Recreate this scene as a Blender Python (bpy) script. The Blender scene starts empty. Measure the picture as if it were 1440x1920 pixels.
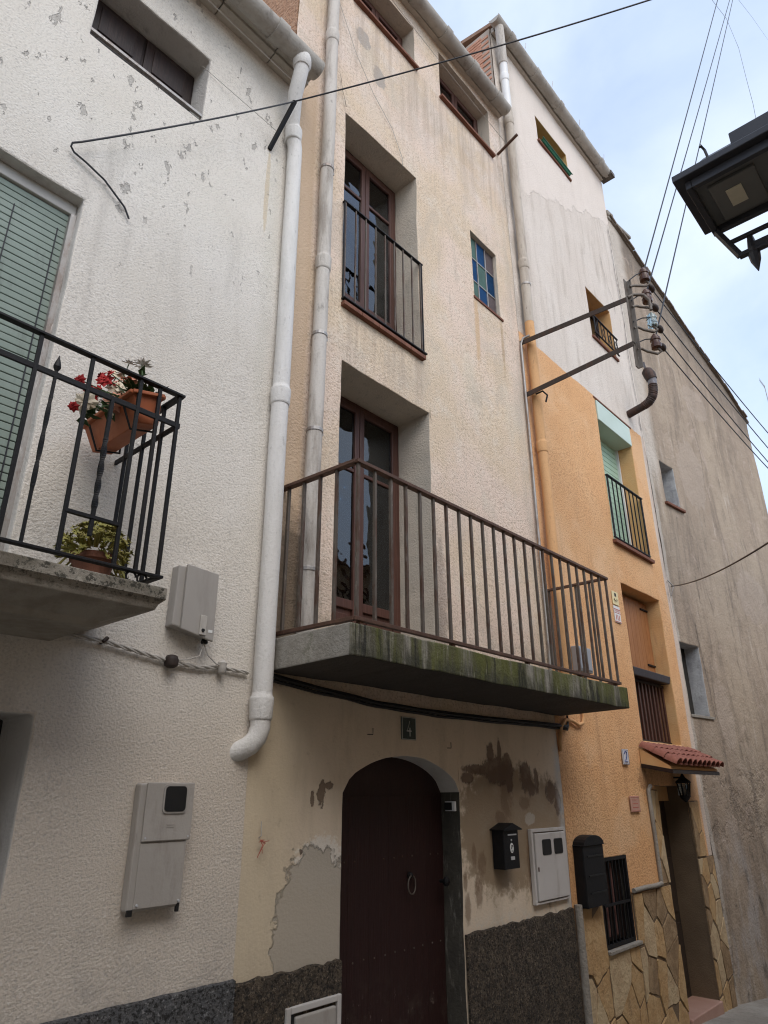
import bpy, bmesh, math, random
from mathutils import Vector, Matrix, noise
random.seed(7)
S = bpy.context.scene
COL = S.collection

# ------------------------------------------------------------------ camera
EYE = Vector((0.0, -3.2, 1.6))
F_PX, PITCH, ROLL, YAW = 1286.6, 0.38821, -0.0034, 0.83886
fw = Vector((math.sin(YAW)*math.cos(PITCH), math.cos(YAW)*math.cos(PITCH), math.sin(PITCH)))
rt0 = Vector((math.cos(YAW), -math.sin(YAW), 0)); up0 = rt0.cross(fw)
rt = math.cos(ROLL)*rt0 + math.sin(ROLL)*up0
up = -math.sin(ROLL)*rt0 + math.cos(ROLL)*up0
cam_d = bpy.data.cameras.new('camera'); cam = bpy.data.objects.new('camera', cam_d); COL.objects.link(cam)
cam.matrix_world = Matrix(((rt.x, up.x, -fw.x, EYE.x), (rt.y, up.y, -fw.y, EYE.y), (rt.z, up.z, -fw.z, EYE.z), (0, 0, 0, 1)))
cam_d.sensor_fit = 'VERTICAL'; cam_d.sensor_height = 24; cam_d.sensor_width = 18
cam_d.lens = 24*F_PX/1920; cam_d.clip_start = 0.05; cam_d.clip_end = 2000
S.camera = cam

def at(px, py, y):
    """point of the plane at depth y seen along a direction (used to read real positions off the survey photo)"""
    d = fw*F_PX + rt*(px-720) - up*(py-960)
    return EYE + d*((y-EYE.y)/d.y)
def atx(px, py, x):
    d = fw*F_PX + rt*(px-720) - up*(py-960)
    return EYE + d*((x-EYE.x)/d.x)

# ------------------------------------------------------------------ world, sun, exposure
W = bpy.data.worlds.new('World'); S.world = W; W.use_nodes = True
SUN_EL, SUN_AZ = math.radians(50), math.radians(205)     # azimuth measured from +Y clockwise
nt = W.node_tree; nt.nodes.clear()
def N(t, tree, **k):
    n = tree.nodes.new(t)
    for a, b in k.items(): setattr(n, a, b)
    return n
out = N('ShaderNodeOutputWorld', nt); bg = N('ShaderNodeBackground', nt)
sky = N('ShaderNodeTexSky', nt, sky_type='NISHITA', sun_disc=False, sun_elevation=SUN_EL, sun_rotation=SUN_AZ, air_density=1.0, dust_density=1.5)
tc = N('ShaderNodeTexCoord', nt); mp = N('ShaderNodeMapping', nt); mp.inputs['Scale'].default_value = (1.0, 1.0, 1.5)
n1 = N('ShaderNodeTexNoise', nt); n1.inputs['Scale'].default_value = 2.6; n1.inputs['Detail'].default_value = 8; n1.inputs['Roughness'].default_value = .52; n1.inputs['Distortion'].default_value = .3
rmp = N('ShaderNodeValToRGB', nt); rmp.color_ramp.elements[0].position = .36; rmp.color_ramp.elements[1].position = .66
rmp.color_ramp.elements[0].color = (.42, .42, .42, 1); rmp.color_ramp.elements[1].color = (.95, .95, .95, 1)
mix = N('ShaderNodeMix', nt, data_type='RGBA')
cl = N('ShaderNodeMix', nt, data_type='RGBA', blend_type='MULTIPLY'); cl.inputs[0].default_value = 1
cl.inputs[6].default_value = (1.85, 1.85, 1.85, 1)
mix.inputs[7].default_value = (5.1, 5.75, 6.8, 1)          # cloud veil
nt.links.new(tc.outputs['Generated'], mp.inputs[0]); nt.links.new(mp.outputs[0], n1.inputs[0]); nt.links.new(n1.outputs[0], rmp.inputs[0])
nt.links.new(rmp.outputs[0], mix.inputs[0]); nt.links.new(sky.outputs[0], cl.inputs[7]); nt.links.new(cl.outputs[2], mix.inputs[6])
nt.links.new(mix.outputs[2], bg.inputs[0]); nt.links.new(bg.outputs[0], out.inputs[0]); bg.inputs[1].default_value = 0.1
sd = bpy.data.lights.new('sun', 'SUN'); sd.energy = .85; sd.angle = math.radians(45); sd.color = (1, .95, .88)
so = bpy.data.objects.new('sun', sd); COL.objects.link(so); so.location = (-3, -10, 20)
sdir = Vector((math.sin(SUN_AZ)*math.cos(SUN_EL), math.cos(SUN_AZ)*math.cos(SUN_EL), math.sin(SUN_EL)))
so.rotation_euler = sdir.to_track_quat('Z', 'Y').to_euler()
S.view_settings.view_transform = 'Standard'; S.view_settings.look = 'None'; S.view_settings.gamma = 1
S.view_settings.use_curve_mapping = False; S.view_settings.exposure = 0.92
S.render.engine = 'CYCLES'; S.cycles.filter_width = 1.15; S.cycles.max_bounces = 8; S.cycles.diffuse_bounces = 5; S.cycles.transparent_max_bounces = 12

# ------------------------------------------------------------------ shading helpers
class Mat:
    def __init__(s, name, rough=.85, metal=0, spec=.3):
        s.m = bpy.data.materials.new(name); s.m.use_nodes = True; s.t = s.m.node_tree; s.t.nodes.clear()
        s.b = s.n('ShaderNodeBsdfPrincipled'); s.o = s.n('ShaderNodeOutputMaterial'); s.l(s.b.outputs[0], s.o.inputs[0])
        s.b.inputs['Roughness'].default_value = rough; s.b.inputs['Metallic'].default_value = metal
        s.b.inputs['Specular IOR Level'].default_value = spec
        g = s.n('ShaderNodeNewGeometry'); s.P = g.outputs['Position']; s.G = g
        x = s.n('ShaderNodeSeparateXYZ'); s.l(s.P, x.inputs[0]); s.X, s.Y, s.Z = x.outputs
        s.c = None; s.h = None
    def n(s, t, **k): return N(t, s.t, **k)
    def l(s, a, b): s.t.links.new(a, b)
    def setin(s, sock, v):
        if hasattr(v, 'links') or hasattr(v, 'is_output'): s.l(v, sock)
        else: sock.default_value = v
    def math(s, op, a, b=0.0, c=None, clamp=False):
        n = s.n('ShaderNodeMath', operation=op, use_clamp=clamp); s.setin(n.inputs[0], a); s.setin(n.inputs[1], b)
        if c is not None: s.setin(n.inputs[2], c)
        return n.outputs[0]
    def vec(s, sc=(1, 1, 1), obj=False):
        m = s.n('ShaderNodeMapping'); m.inputs['Scale'].default_value = sc
        if obj:
            t = s.n('ShaderNodeTexCoord'); s.l(t.outputs['Object'], m.inputs[0])
        else: s.l(s.P, m.inputs[0])
        return m.outputs[0]
    def noise(s, scale, detail=4, rough=.55, sc=(1, 1, 1), dist=0, obj=False):
        n = s.n('ShaderNodeTexNoise'); n.inputs['Scale'].default_value = scale; n.inputs['Detail'].default_value = detail
        n.inputs['Roughness'].default_value = rough; n.inputs['Distortion'].default_value = dist
        s.l(s.vec(sc, obj), n.inputs['Vector']); return n.outputs[0]
    def voro(s, scale, sc=(1, 1, 1), feature='F1', rnd=1):
        n = s.n('ShaderNodeTexVoronoi', feature=feature); n.inputs['Scale'].default_value = scale; n.inputs['Randomness'].default_value = rnd
        s.l(s.vec(sc), n.inputs['Vector']); return n
    def step(s, v, a, b):
        """0 below a, 1 above b"""
        n = s.n('ShaderNodeMapRange', interpolation_type='SMOOTHSTEP'); s.setin(n.inputs[0], v)
        n.inputs[1].default_value = a; n.inputs[2].default_value = b; return n.outputs[0]
    def col(s, c): s.c = c
    def over(s, mask, c, k=1.0, mode='MIX'):
        m = s.n('ShaderNodeMix', data_type='RGBA', blend_type=mode)
        if k != 1.0: mask = s.math('MULTIPLY', mask, k)
        s.setin(m.inputs[0], mask)
        if isinstance(s.c, tuple): m.inputs[6].default_value = s.c+(1,) if len(s.c) == 3 else s.c
        else: s.l(s.c, m.inputs[6])
        if isinstance(c, tuple): m.inputs[7].default_value = c+(1,)
        else: s.l(c, m.inputs[7])
        s.c = m.outputs[2]
    def ell(s, cx, cz, rx, rz, wob=.35, ns=14, soft=.12, nz=None):
        """irregular blotch centred at x, z"""
        a = s.math('DIVIDE', s.math('SUBTRACT', s.X, cx), rx); b = s.math('DIVIDE', s.math('SUBTRACT', s.Z, cz), rz)
        d = s.math('SQRT', s.math('ADD', s.math('MULTIPLY', a, a), s.math('MULTIPLY', b, b)))
        if nz is None: nz = s.noise(ns, 5, .6)
        d = s.math('ADD', d, s.math('MULTIPLY', s.math('SUBTRACT', nz, .5), wob*4))
        return s.math('SUBTRACT', 1.0, s.step(d, 1-soft, 1+soft))
    def mul(s, a, b): return s.math('MULTIPLY', a, b)
    def mx(s, a, b): return s.math('MAXIMUM', a, b)
    def height(s, v, k):
        v = s.math('MULTIPLY', v, k); s.h = v if s.h is None else s.math('ADD', s.h, v)
    def done(s, strength=1.0):
        if isinstance(s.c, tuple): s.b.inputs['Base Color'].default_value = s.c+(1,)
        elif s.c is not None: s.l(s.c, s.b.inputs['Base Color'])
        if s.h is not None:
            b = s.n('ShaderNodeBump'); b.inputs['Distance'].default_value = 1.0; b.inputs['Strength'].default_value = strength
            s.l(s.h, b.inputs['Height']); s.l(b.outputs[0], s.b.inputs['Normal'])
        return s.m

def grain(m, depth=.004, scale=75, dark=(.40, .37, .34), light=(.74, .72, .69), k=.6):
    """roughcast: one grain field drives the relief plus painted shade in its pits, light on its crests"""
    g = m.noise(scale, 3, .62, (1, 1, 1.15)); m.height(g, depth)
    m.over(m.step(m.math('SUBTRACT', 1, g), .50, .68), dark, k); m.over(m.step(g, .55, .70), light, k*.7)  # pits painted darker, crests lighter: relief shading in the colour
    p = m.noise(scale*.31, 4, .7); m.over(m.step(p, .60, .72), dark, k*.5)

def m_white():
    m = Mat('white roughcast'); m.col((.655, .605, .53))
    m.over(m.step(m.noise(1.1, 5, .6), .38, .68), (.71, .665, .60), .8)
    m.over(m.step(m.noise(2.3, 6, .65, (1.5, 1, .35)), .52, .78), (.47, .43, .38), .45)
    hi = m.step(m.Z, 3.6, 5.6)
    # chipped pocks, more of them near the eaves
    big = m.step(m.noise(.9, 3, .6), .38, .58)
    left = m.math('SUBTRACT', 1, m.step(m.X, 1.2, 2.6))
    chip = m.mul(m.step(m.math('ADD', m.noise(8.5, 4, .62, (1.3, 1, .7)), m.mul(m.math('ADD', m.mul(big, .03), m.mul(left, .035)), m.step(m.Z, 4.4, 5.6))), .655, .675), hi)
    v = m.voro(2.1, (1.25, 1, .8)); nq = m.noise(30, 4, .65)
    d = m.math('ADD', v.outputs['Distance'], m.mul(m.math('SUBTRACT', nq, .5), .30))
    chip = m.mx(chip, m.mul(m.math('SUBTRACT', 1, m.step(d, .06, .075)), m.step(m.Z, 3.0, 3.6)))
    m.over(chip, (.27, .25, .225), .62)
    # rust run under the iron bar, grime along the pipe
    m.over(m.mul(m.ell(2.27, 5.75, .02, .42, .2), 1), (.50, .36, .17), .5)
    m.over(m.ell(2.33, 5.3, .05, 1.6, .5, 6, .6), (.56, .53, .45), .35)
    # warm bounced light painted low down, splash dirt above the plinth
    m.over(m.math('SUBTRACT', 1, m.step(m.Z, 1.6, 2.5)), (.58, .50, .415), .7)
    m.over(m.mul(m.math('SUBTRACT', 1, m.step(m.Z, .75, 1.25)), m.step(m.noise(5, 5, .6), .45, .7)), (.30, .28, .26), .45)
    m.over(m.mul(m.step(m.noise(.55, 3, .5), .45, .6), m.step(m.noise(1.6, 6, .7, (1.8, 1, .22)), .5, .68)), (.44, .40, .35), .5)
    grain(m, .0065, 74, (.42, .39, .355), (.78, .755, .72), .6); m.height(chip, -.010); return m.done()

def m_cream():
    m = Mat('cream roughcast'); m.col((.65, .515, .37))
    big = m.noise(.9, 4, .55)
    m.over(m.step(big, .42, .60), (.72, .575, .475), .85)
    m.over(m.step(m.noise(4.5, 5, .65), .5, .7), (.70, .62, .52), .5)
    m.over(m.mul(m.step(m.Z, 6.5, 9), m.step(m.noise(2.4, 6, .65), .42, .62)), (.72, .64, .58), .6)
    m.over(m.step(m.noise(1.7, 5, .6, (1, 1, .6)), .52, .72), (.63, .56, .45), .6)
    gr = m.noise(50, 3, .62, (1, 1, 1.15)); m.over(m.step(m.math('SUBTRACT', 1, gr), .50, .66), (.38, .285, .205), .65); m.over(m.step(gr, .55, .70), (.80, .70, .60), .4)  # grain shading painted here too: dark pits, light crests
    m.over(m.step(m.noise(15, 5, .72), .60, .72), (.40, .31, .24), .35)
    m.over(m.step(m.noise(5, 6, .7, (2.2, 1, .25)), .52, .74), (.40, .33, .26), .45)
    m.over(m.step(m.noise(1.4, 7, .7, (1, 1, .7), .6), .50, .64), (.50, .425, .34), .45)
    # ochre strip beside the downpipe
    m.over(m.mul(m.mul(m.math('SUBTRACT', 1, m.step(m.X, 2.70, 2.76)), m.step(m.Z, 2.3, 2.5)), m.math('SUBTRACT', 1, m.step(m.Z, 7.1, 7.9))), (.51, .375, .255), .85)
    # grey mortar repairs by the attic window
    m.over(m.mx(m.ell(3.28, 8.62, .10, .13, .35), m.ell(3.52, 8.28, .09, .14, .35)), (.33, .30, .27), .8)
    # rust runs under the little window and by the pipe
    m.over(m.ell(5.02, 6.1, .04, .45, .3, 9, .4), (.56, .36, .18), .6); m.over(m.ell(5.5, 6.1, .03, .34, .3, 9, .4), (.40, .28, .16), .6)
    m.over(m.mul(m.step(m.X, 5.62, 5.84), m.step(m.noise(3, 5, .6, (3, 1, .4)), .35, .65)), (.38, .34, .28), .45)
    und = m.mx(m.mul(m.mul(m.step(m.X, 3.0, 3.1), m.math('SUBTRACT', 1, m.step(m.X, 4.05, 4.15))), m.mul(m.step(m.Z, 4.5, 4.9), m.math('SUBTRACT', 1, m.step(m.Z, 5.17, 5.19)))), m.mul(m.step(m.Z, 7.6, 8.6), m.math('SUBTRACT', 1, m.step(m.Z, 9.02, 9.04))))
    m.over(m.mul(und, m.step(m.noise(3.6, 6, .7, (2.6, 1, .12)), .42, .62)), (.40, .31, .235), .55)
    # damp and mould just above the balcony floor
    bal = m.mul(m.math('SUBTRACT', 1, m.step(m.Z, 2.45, 3.1)), m.step(m.Z, 2.2, 2.3))
    m.over(m.mul(bal, m.step(m.noise(6, 6, .7), .46, .6)), (.20, .17, .13), .6)
    m.over(m.ell(2.66, 2.75, .22, .45, .4, 8, .3), (.11, .085, .06), .7)
    m.over(m.ell(4.22, 3.0, .10, .5, .5, 10, .4), (.16, .14, .12), .55)
    # smoother, duller coat on the ground floor
    gf = m.math('SUBTRACT', 1, m.step(m.Z, 2.12, 2.2))
    m.over(gf, (.68, .565, .43), .9)
    m.over(m.mul(gf, m.math('SUBTRACT', 1, m.step(m.math('ADD', m.X, m.mul(m.math('SUBTRACT', m.noise(4, 4), .5), .5)), 2.55, 3.05))), (.56, .47, .32), .65)
    m.over(m.mul(gf, m.step(m.noise(2.6, 6, .7, (1.5, 1, .4)), .46, .66)), (.50, .41, .30), .5); m.over(m.mul(gf, m.step(m.noise(14, 6, .75), .58, .70)), (.38, .30, .22), .4)
    nzb = m.noise(11, 7, .68); nzs = m.noise(24, 6, .7)
    # cement patch left of the door with a flaking rim
    pl = m.ell(2.98, .86, .30, .46, .20, nz=nzb, soft=.04); m.over(m.mul(m.ell(3.02, 1.22, .20, .14, .45, nz=nzs), gf), (.74, .69, .61), .8)
    m.over(m.mul(pl, gf), (.42, .37, .30), .9)
    flk = m.mx(m.ell(3.0, 1.60, .028, .065, .85, nz=nzs), m.mx(m.ell(2.93, 1.57, .014, .04, .85, nz=nzs), m.ell(3.06, 1.64, .03, .022, .85, nz=nzs)))
    flk = m.mx(flk, m.ell(2.86, 1.29, .012, .02, .85, nz=nzs))
    # damp field right of the door
    pr = m.mx(m.ell(4.98, 1.36, .66, .46, .26, nz=nzb, soft=.13), m.ell(5.6, 1.25, .30, .47, .26, nz=nzb, soft=.13))
    m.over(m.mul(pr, gf), (.27, .195, .12), .9); m.over(m.mul(m.mul(pr, gf), m.step(m.noise(5, 6, .7), .45, .65)), (.34, .27, .19), .7)
    def rag(cx, cz, rx, rz, w=.62, n=None): return m.ell(cx, cz, rx, rz, w, nz=n or nzf, soft=.18)
    nzf = m.math('ADD', m.mul(m.noise(34, 7, .75, (1, 1, .6)), .6), m.mul(m.noise(12, 5, .65, (1, 1, .7)), .4))
    top = rag(4.90, 1.76, .22, .10); 
    for q in ((4.80, 1.86, .05, .10), (4.93, 1.90, .03, .10), (5.02, 1.80, .09, .08), (5.30, 1.72, .08, .12), (5.46, 1.68, .035, .10), (5.36, 1.63, .07, .06), (5.68, 1.60, .09, .08), (5.78, 1.52, .05, .10), (4.62, 1.76, .20, .035), (4.47, 1.70, .08, .04), (5.05, 1.68, .05, .08)):
        top = m.mx(top, rag(*q))
    nzb = nzf
    sm = m.mx(m.ell(5.0, 1.62, .09, .22, .5, nz=nzb, soft=.3), m.ell(5.25, 1.52, .08, .05, .6, nz=nzb, soft=.3))
    sm = m.mx(sm, m.mx(m.ell(4.62, 1.12, .05, .08, .6, nz=nzb, soft=.3), m.ell(4.52, 1.18, .03, .07, .6, nz=nzb, soft=.3)))
    sm = m.mx(sm, m.mx(m.ell(4.40, 1.02, .025, .06, .6, nz=nzb, soft=.3), m.ell(4.56, .95, .05, .10, .6, nz=nzb, soft=.3)))
    sm = m.mx(sm, m.mx(m.ell(4.9, 1.42, .07, .045, .6, nz=nzb, soft=.3), m.ell(4.42, .85, .035, .09, .6, nz=nzb, soft=.3)))
    sm = m.mx(sm, m.ell(5.27, 1.08, .03, .22, .6, nz=nzb, soft=.3))
    sm = m.mul(sm, m.step(m.noise(9, 6, .7, (1, 1, .7)), .30, .5)); m.over(m.mul(sm, gf), (.17, .105, .062), .65)
    m.over(m.mul(m.mx(top, flk), gf), (.12, .072, .045), .8)
    m.over(m.mul(m.ell(5.32, 1.4, .07, .05, .4, nz=nzs), gf), (.50, .46, .40), .6)
    m.over(m.mul(m.mul(m.step(m.X, 5.74, 5.84), gf), m.step(m.noise(7, 5, .6), .3, .6)), (.50, .49, .47), .8)
    m.over(m.mul(m.mul(m.step(m.X, 4.36, 4.5), m.math('SUBTRACT', 1, m.step(m.Z, .72, .84))), m.step(nzs, .45, .6)), (.60, .55, .47), .6)
    rough = m.math('ADD', .25, m.mul(m.math('SUBTRACT', 1, gf), .75))
    m.height(m.mul(gr, rough), .010)
    m.height(m.mul(pl, gf), -.008); m.height(m.mul(m.mx(top, flk), gf), -.006)
    return m.done()

def m_orange():
    m = Mat('orange and pale render'); m.col((.69, .385, .18))
    m.over(m.step(m.noise(1.3, 5, .6), .4, .7), (.73, .46, .245), .7)
    m.over(m.step(m.noise(2, 6, .6, (1.6, 1, .4)), .52, .8), (.50, .26, .12), .5)
    gr = m.noise(48, 3, .62, (1, 1, 1.15)); m.over(m.step(m.math('SUBTRACT', 1, gr), .50, .66), (.42, .20, .085), .65); m.over(m.step(gr, .56, .70), (.86, .54, .28), .4)  # dark pits and light crests paint the shading of the grain
    m.over(m.mul(m.step(m.noise(2.6, 6, .7, (2.6, 1, .14)), .54, .68), m.math('SUBTRACT', 1, m.step(m.Z, 4.2, 4.45))), (.46, .24, .11), .5)
    m.over(m.step(m.noise(.9, 6, .65), .52, .62), (.74, .50, .30), .4)
    m.over(m.ell(7.7, 1.73, .12, .12, .5, 20), (.30, .16, .08), .6)
    hi = m.step(m.math('ADD', m.Z, m.mul(m.math('SUBTRACT', m.noise(9, 3), .5), .05)), 6.50, 6.515)
    m2 = m.c; m.col((.67, .595, .52))
    m.over(m.step(m.noise(1.0, 5, .6), .42, .66), (.72, .655, .585), .8)
    m.over(m.step(m.noise(3, 6, .68, (2, 1, .3)), .5, .75), (.42, .355, .285), .7)
    m.over(m.mul(m.step(m.noise(2.2, 6, .7, (2.4, 1, .16)), .50, .66), .8), (.47, .40, .33), .5)
    m.over(m.step(m.math('SUBTRACT', 1, gr), .50, .66), (.46, .41, .37), .5); m.over(m.step(m.noise(9, 6, .75), .58, .72), (.50, .44, .39), .4)
    m.over(m.mul(m.math('SUBTRACT', 1, m.step(m.X, 6.1, 6.5)), m.step(m.noise(4, 5, .6, (1.5, 1, .5)), .35, .6)), (.36, .30, .24), .55)
    # smooth paler re-coat under the eaves, with a torn lower edge
    e = m.math('ADD', m.mul(m.X, -.55), m.mul(m.math('SUBTRACT', m.noise(2.2, 5, .6), .5), .8))
    rc = m.mul(m.step(m.math('ADD', m.Z, e), 5.55, 5.60), m.step(m.X, 6.3, 6.5)); m.over(m.mul(rc, .7), (.76, .675, .60))
    grey = m.c; m.c = m2; m.over(hi, grey)
    m.over(m.mul(m.step(m.X, 9.27, 9.31), m.math('SUBTRACT', 1, hi)), (.60, .55, .50), .75)
    m.height(gr, .010); m.height(rc, .006); return m.done()

def m_plain(name, c, c2, dirt=None, rough=.85, sc=3, bump=.003, bs=60, k=.6):
    m = Mat(name, rough); m.col(c); m.over(m.step(m.noise(sc, 5, .6), .4, .68), c2, k)
    if dirt: m.over(m.step(m.noise(sc*2.2, 6, .7, (1.6, 1.6, .35)), .52, .74), dirt, .6)
    if bump: m.height(m.noise(bs, 3, .6), bump)
    return m.done()

def m_grey():
    m = Mat('weathered grey render'); m.col((.335, .262, .195))
    m.over(m.step(m.noise(.75, 6, .62, (1, 1, .55)), .4, .66), (.41, .33, .245), .85)
    m.over(m.step(m.noise(1.2, 7, .68, (1.7, 1.7, .28), 1.2), .46, .66), (.185, .145, .11), .6)
    m.over(m.step(m.noise(3.4, 7, .7, (1.7, 1.7, .3)), .54, .68), (.13, .105, .08), .55)
    m.over(m.step(m.noise(4.1, 6, .66, (1.3, 1.3, .24)), .58, .76), (.52, .45, .38), .65)
    # soot under the verge: a band that follows the sloping top
    top = m.math('ADD', m.Z, m.mul(m.X, .49))
    m.over(m.mul(m.step(m.math('ADD', top, m.mul(m.noise(4, 5, .65, (2, 2, .3)), 1.3)), 15.3, 16.0), 1), (.14, .12, .10), .65)
    # pale plaster left at the joint with the neighbour
    px = m.math('ADD', m.X, m.mul(m.math('SUBTRACT', m.noise(3, 5, .6), .5), .12))
    m.over(m.mul(m.math('SUBTRACT', 1, m.step(px, 9.62, 9.86)), m.step(m.Z, 5.6, 6.3)), (.56, .50, .43), .85)
    m.over(m.mul(m.math('SUBTRACT', 1, m.step(px, 9.47, 9.52)), 1), (.50, .45, .39), .7)
    nzp = m.noise(5, 6, .7)
    pt = m.mx(m.mx(m.ell(10.9, 6.4, .45, .6, .3, nz=nzp, soft=.05), m.ell(12.4, 4.6, .6, .45, .3, nz=nzp, soft=.05)), m.mx(m.ell(10.5, 2.6, .25, .5, .3, nz=nzp, soft=.05), m.ell(11.6, 8.0, .5, .3, .3, nz=nzp, soft=.05)))
    m.over(pt, (.40, .325, .26), .6)
    # tide line, bare rubble and lime wash low down
    low = m.math('SUBTRACT', 1, m.step(m.math('ADD', m.Z, m.mul(m.noise(2.5, 5, .6), .8)), 1.1, 1.9))
    m.over(m.mul(low, m.step(m.noise(2.2, 6, .65, (1, 1, .5)), .45, .62)), (.40, .37, .35), .7)
    m.over(m.mul(low, m.step(m.noise(3.3, 7, .7, (1.4, 1.4, .6)), .53, .64)), (.10, .085, .07), .75)
    rub = m.mul(m.step(m.noise(2.0, 6, .7), .50, .60), m.mul(m.step(m.Z, .9, 1.1), m.math('SUBTRACT', 1, m.step(m.Z, 1.7, 2.2))))
    m.over(m.mul(rub, m.step(m.noise(13, 5, .7), .40, .6)), (.17, .135, .105), .6)
    m.over(m.step(m.noise(36, 4, .7), .54, .72), (.18, .145, .115), .45); m.over(m.step(m.noise(31, 4, .7), .56, .72), (.46, .39, .32), .35); m.over(m.step(m.noise(2.6, 7, .72, (1, 1, .9), .8), .56, .66), (.47, .375, .31), .45)
    m.height(m.noise(30, 5, .65), .012); m.height(m.mul(rub, m.noise(22, 4, .7)), -.02)
    m.height(m.noise(6, 5, .6), .02); return m.done()

def m_plinth(name, c, c2):
    m = Mat(name, .9); m.col(c); m.over(m.step(m.noise(14, 5, .7), .45, .62), c2, .85)
    m.over(m.step(m.noise(58, 3, .7), .47, .60), (.022, .02, .018), .85); m.over(m.step(m.noise(62, 3, .7), .56, .68), tuple(v*2.2 for v in c2), .7)
    m.height(m.noise(30, 5, .7), .05); return m.done()

def m_slab():
    m = Mat('mossy concrete', .9); m.col((.27, .25, .215))
    m.over(m.step(m.noise(7, 6, .65, (1, 1, .5)), .42, .68), (.37, .345, .30), .7)
    fr = m.step(m.math('MULTIPLY', m.Y, -1), .655, .665)
    st = m.noise(5.2, 6, .7, (1.6, 1.6, .16))
    top = m.step(m.math('ADD', m.Z, m.mul(m.noise(9, 5, .6, (1, 1, .3)), .16)), 2.36, 2.46)
    m.over(m.mul(fr, m.step(st, .36, .56)), (.06, .054, .026), .85)
    m.over(m.mul(fr, m.step(m.noise(3.1, 6, .7, (1.3, 1, .22)), .40, .58)), (.095, .10, .02), .85)
    m.over(m.mul(fr, m.mul(m.math('SUBTRACT', 1, top), m.step(m.noise(6, 5, .7, (1.5, 1, .3)), .35, .55))), (.035, .034, .02), .75)
    m.over(m.mul(fr, m.step(m.noise(14, 5, .7, (1.4, 1, .2)), .60, .72)), (.26, .25, .17), .5)
    m.over(m.mul(m.math('SUBTRACT', 1, fr), m.step(m.noise(7, 6, .65), .58, .68)), (.10, .105, .06), .5)
    m.over(m.mul(fr, m.step(m.noise(6.5, 6, .75, (1.5, 1, .12)), .54, .62)), (.018, .017, .012), .85); m.over(m.mul(fr, m.step(m.noise(9.5, 5, .7, (1.5, 1, .14), .3), .60, .68)), (.36, .34, .25), .6)
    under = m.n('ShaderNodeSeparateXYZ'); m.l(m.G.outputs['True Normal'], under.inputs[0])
    m.over(m.math('LESS_THAN', under.outputs[2], -.5), (.045, .038, .032), .9)  # undersides painted near black, shade put into the concrete colour
    m.height(m.noise(30, 6, .7), .012); return m.done()

def m_doorpaint():
    m = Mat('maroon door paint', .5); m.col((.030, .012, .011)); m.over(m.step(m.noise(6, 6, .65, (14, 14, .7)), .42, .66), (.022, .010, .009), .8)
    m.over(m.step(m.noise(2.4, 6, .7), .54, .72), (.048, .024, .02), .5)
    band = m.mul(m.step(m.Z, .28, .34), m.math('SUBTRACT', 1, m.step(m.Z, .40, .50)))
    m.over(m.mul(band, m.step(m.noise(26, 5, .75, (1, 1, .5)), .60, .66)), (.26, .20, .18), .7)
    m.over(m.mul(m.math('SUBTRACT', 1, m.step(m.Z, .2, .7)), m.step(m.noise(9, 6, .7), .48, .7)), (.085, .065, .05), .5)
    m.height(m.noise(8, 4, .6, (14, 14, .8)), .003); return m.done()

def m_grimy():
    m = Mat('grimy balcony stone', .9); m.col((.36, .325, .27)); m.over(m.step(m.noise(5, 6, .65), .4, .65), (.24, .21, .17), .8)
    m.over(m.mul(m.step(m.Z, 2.33, 2.39), m.step(m.noise(5, 5, .6), .36, .56)), (.09, .08, .055), .6)
    m.over(m.mul(m.step(m.Z, 2.30, 2.37), m.step(m.noise(38, 5, .75), .50, .60)), (.03, .028, .02), .85)
    m.over(m.step(m.noise(2.2, 5, .7, (2, 2, .5)), .55, .7), (.15, .125, .095), .55)
    m.height(m.noise(50, 5, .7), .006); return m.done()

def m_wood(name, c, c2, rough=.6, axis=(14, 14, .8)):
    m = Mat(name, rough); m.col(c); m.over(m.step(m.noise(6, 6, .65, axis), .4, .66), c2, .8)
    m.over(m.step(m.noise(2.5, 5, .6), .5, .75), tuple(v*.6 for v in c), .35)
    m.height(m.noise(8, 4, .6, axis), .002); return m.done()

def m_iron(name, c, rust, k=.6, rough=.6, metal=.3, sc=9):
    m = Mat(name, rough, metal); m.col(c); m.over(m.step(m.noise(sc, 6, .7, (1.4, 1.4, .5)), .46, .62), rust, k)
    m.over(m.step(m.noise(sc*3.5, 4, .7, (1.5, 1.5, .3)), .58, .7), tuple(min(1, v*1.9+(.03 if c[0] > .03 else .004)) for v in c), .6)
    m.height(m.noise(80, 4, .7), .0015); return m.done()

def m_pipe(name, c, dirt, k=.55):
    m = Mat(name, .8); m.col(c); m.over(m.step(m.noise(3.4, 7, .7, (2, 2, .35)), .46, .68), dirt, k)
    m.over(m.step(m.noise(16, 5, .7, (1.5, 1.5, .5)), .58, .7), tuple(v*.5 for v in dirt), .5)
    m.height(m.noise(60, 3, .6), .004); m.over(m.step(m.noise(60, 3, .6), .55, .7), tuple(v*.8 for v in c), .5); return m.done()

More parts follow.
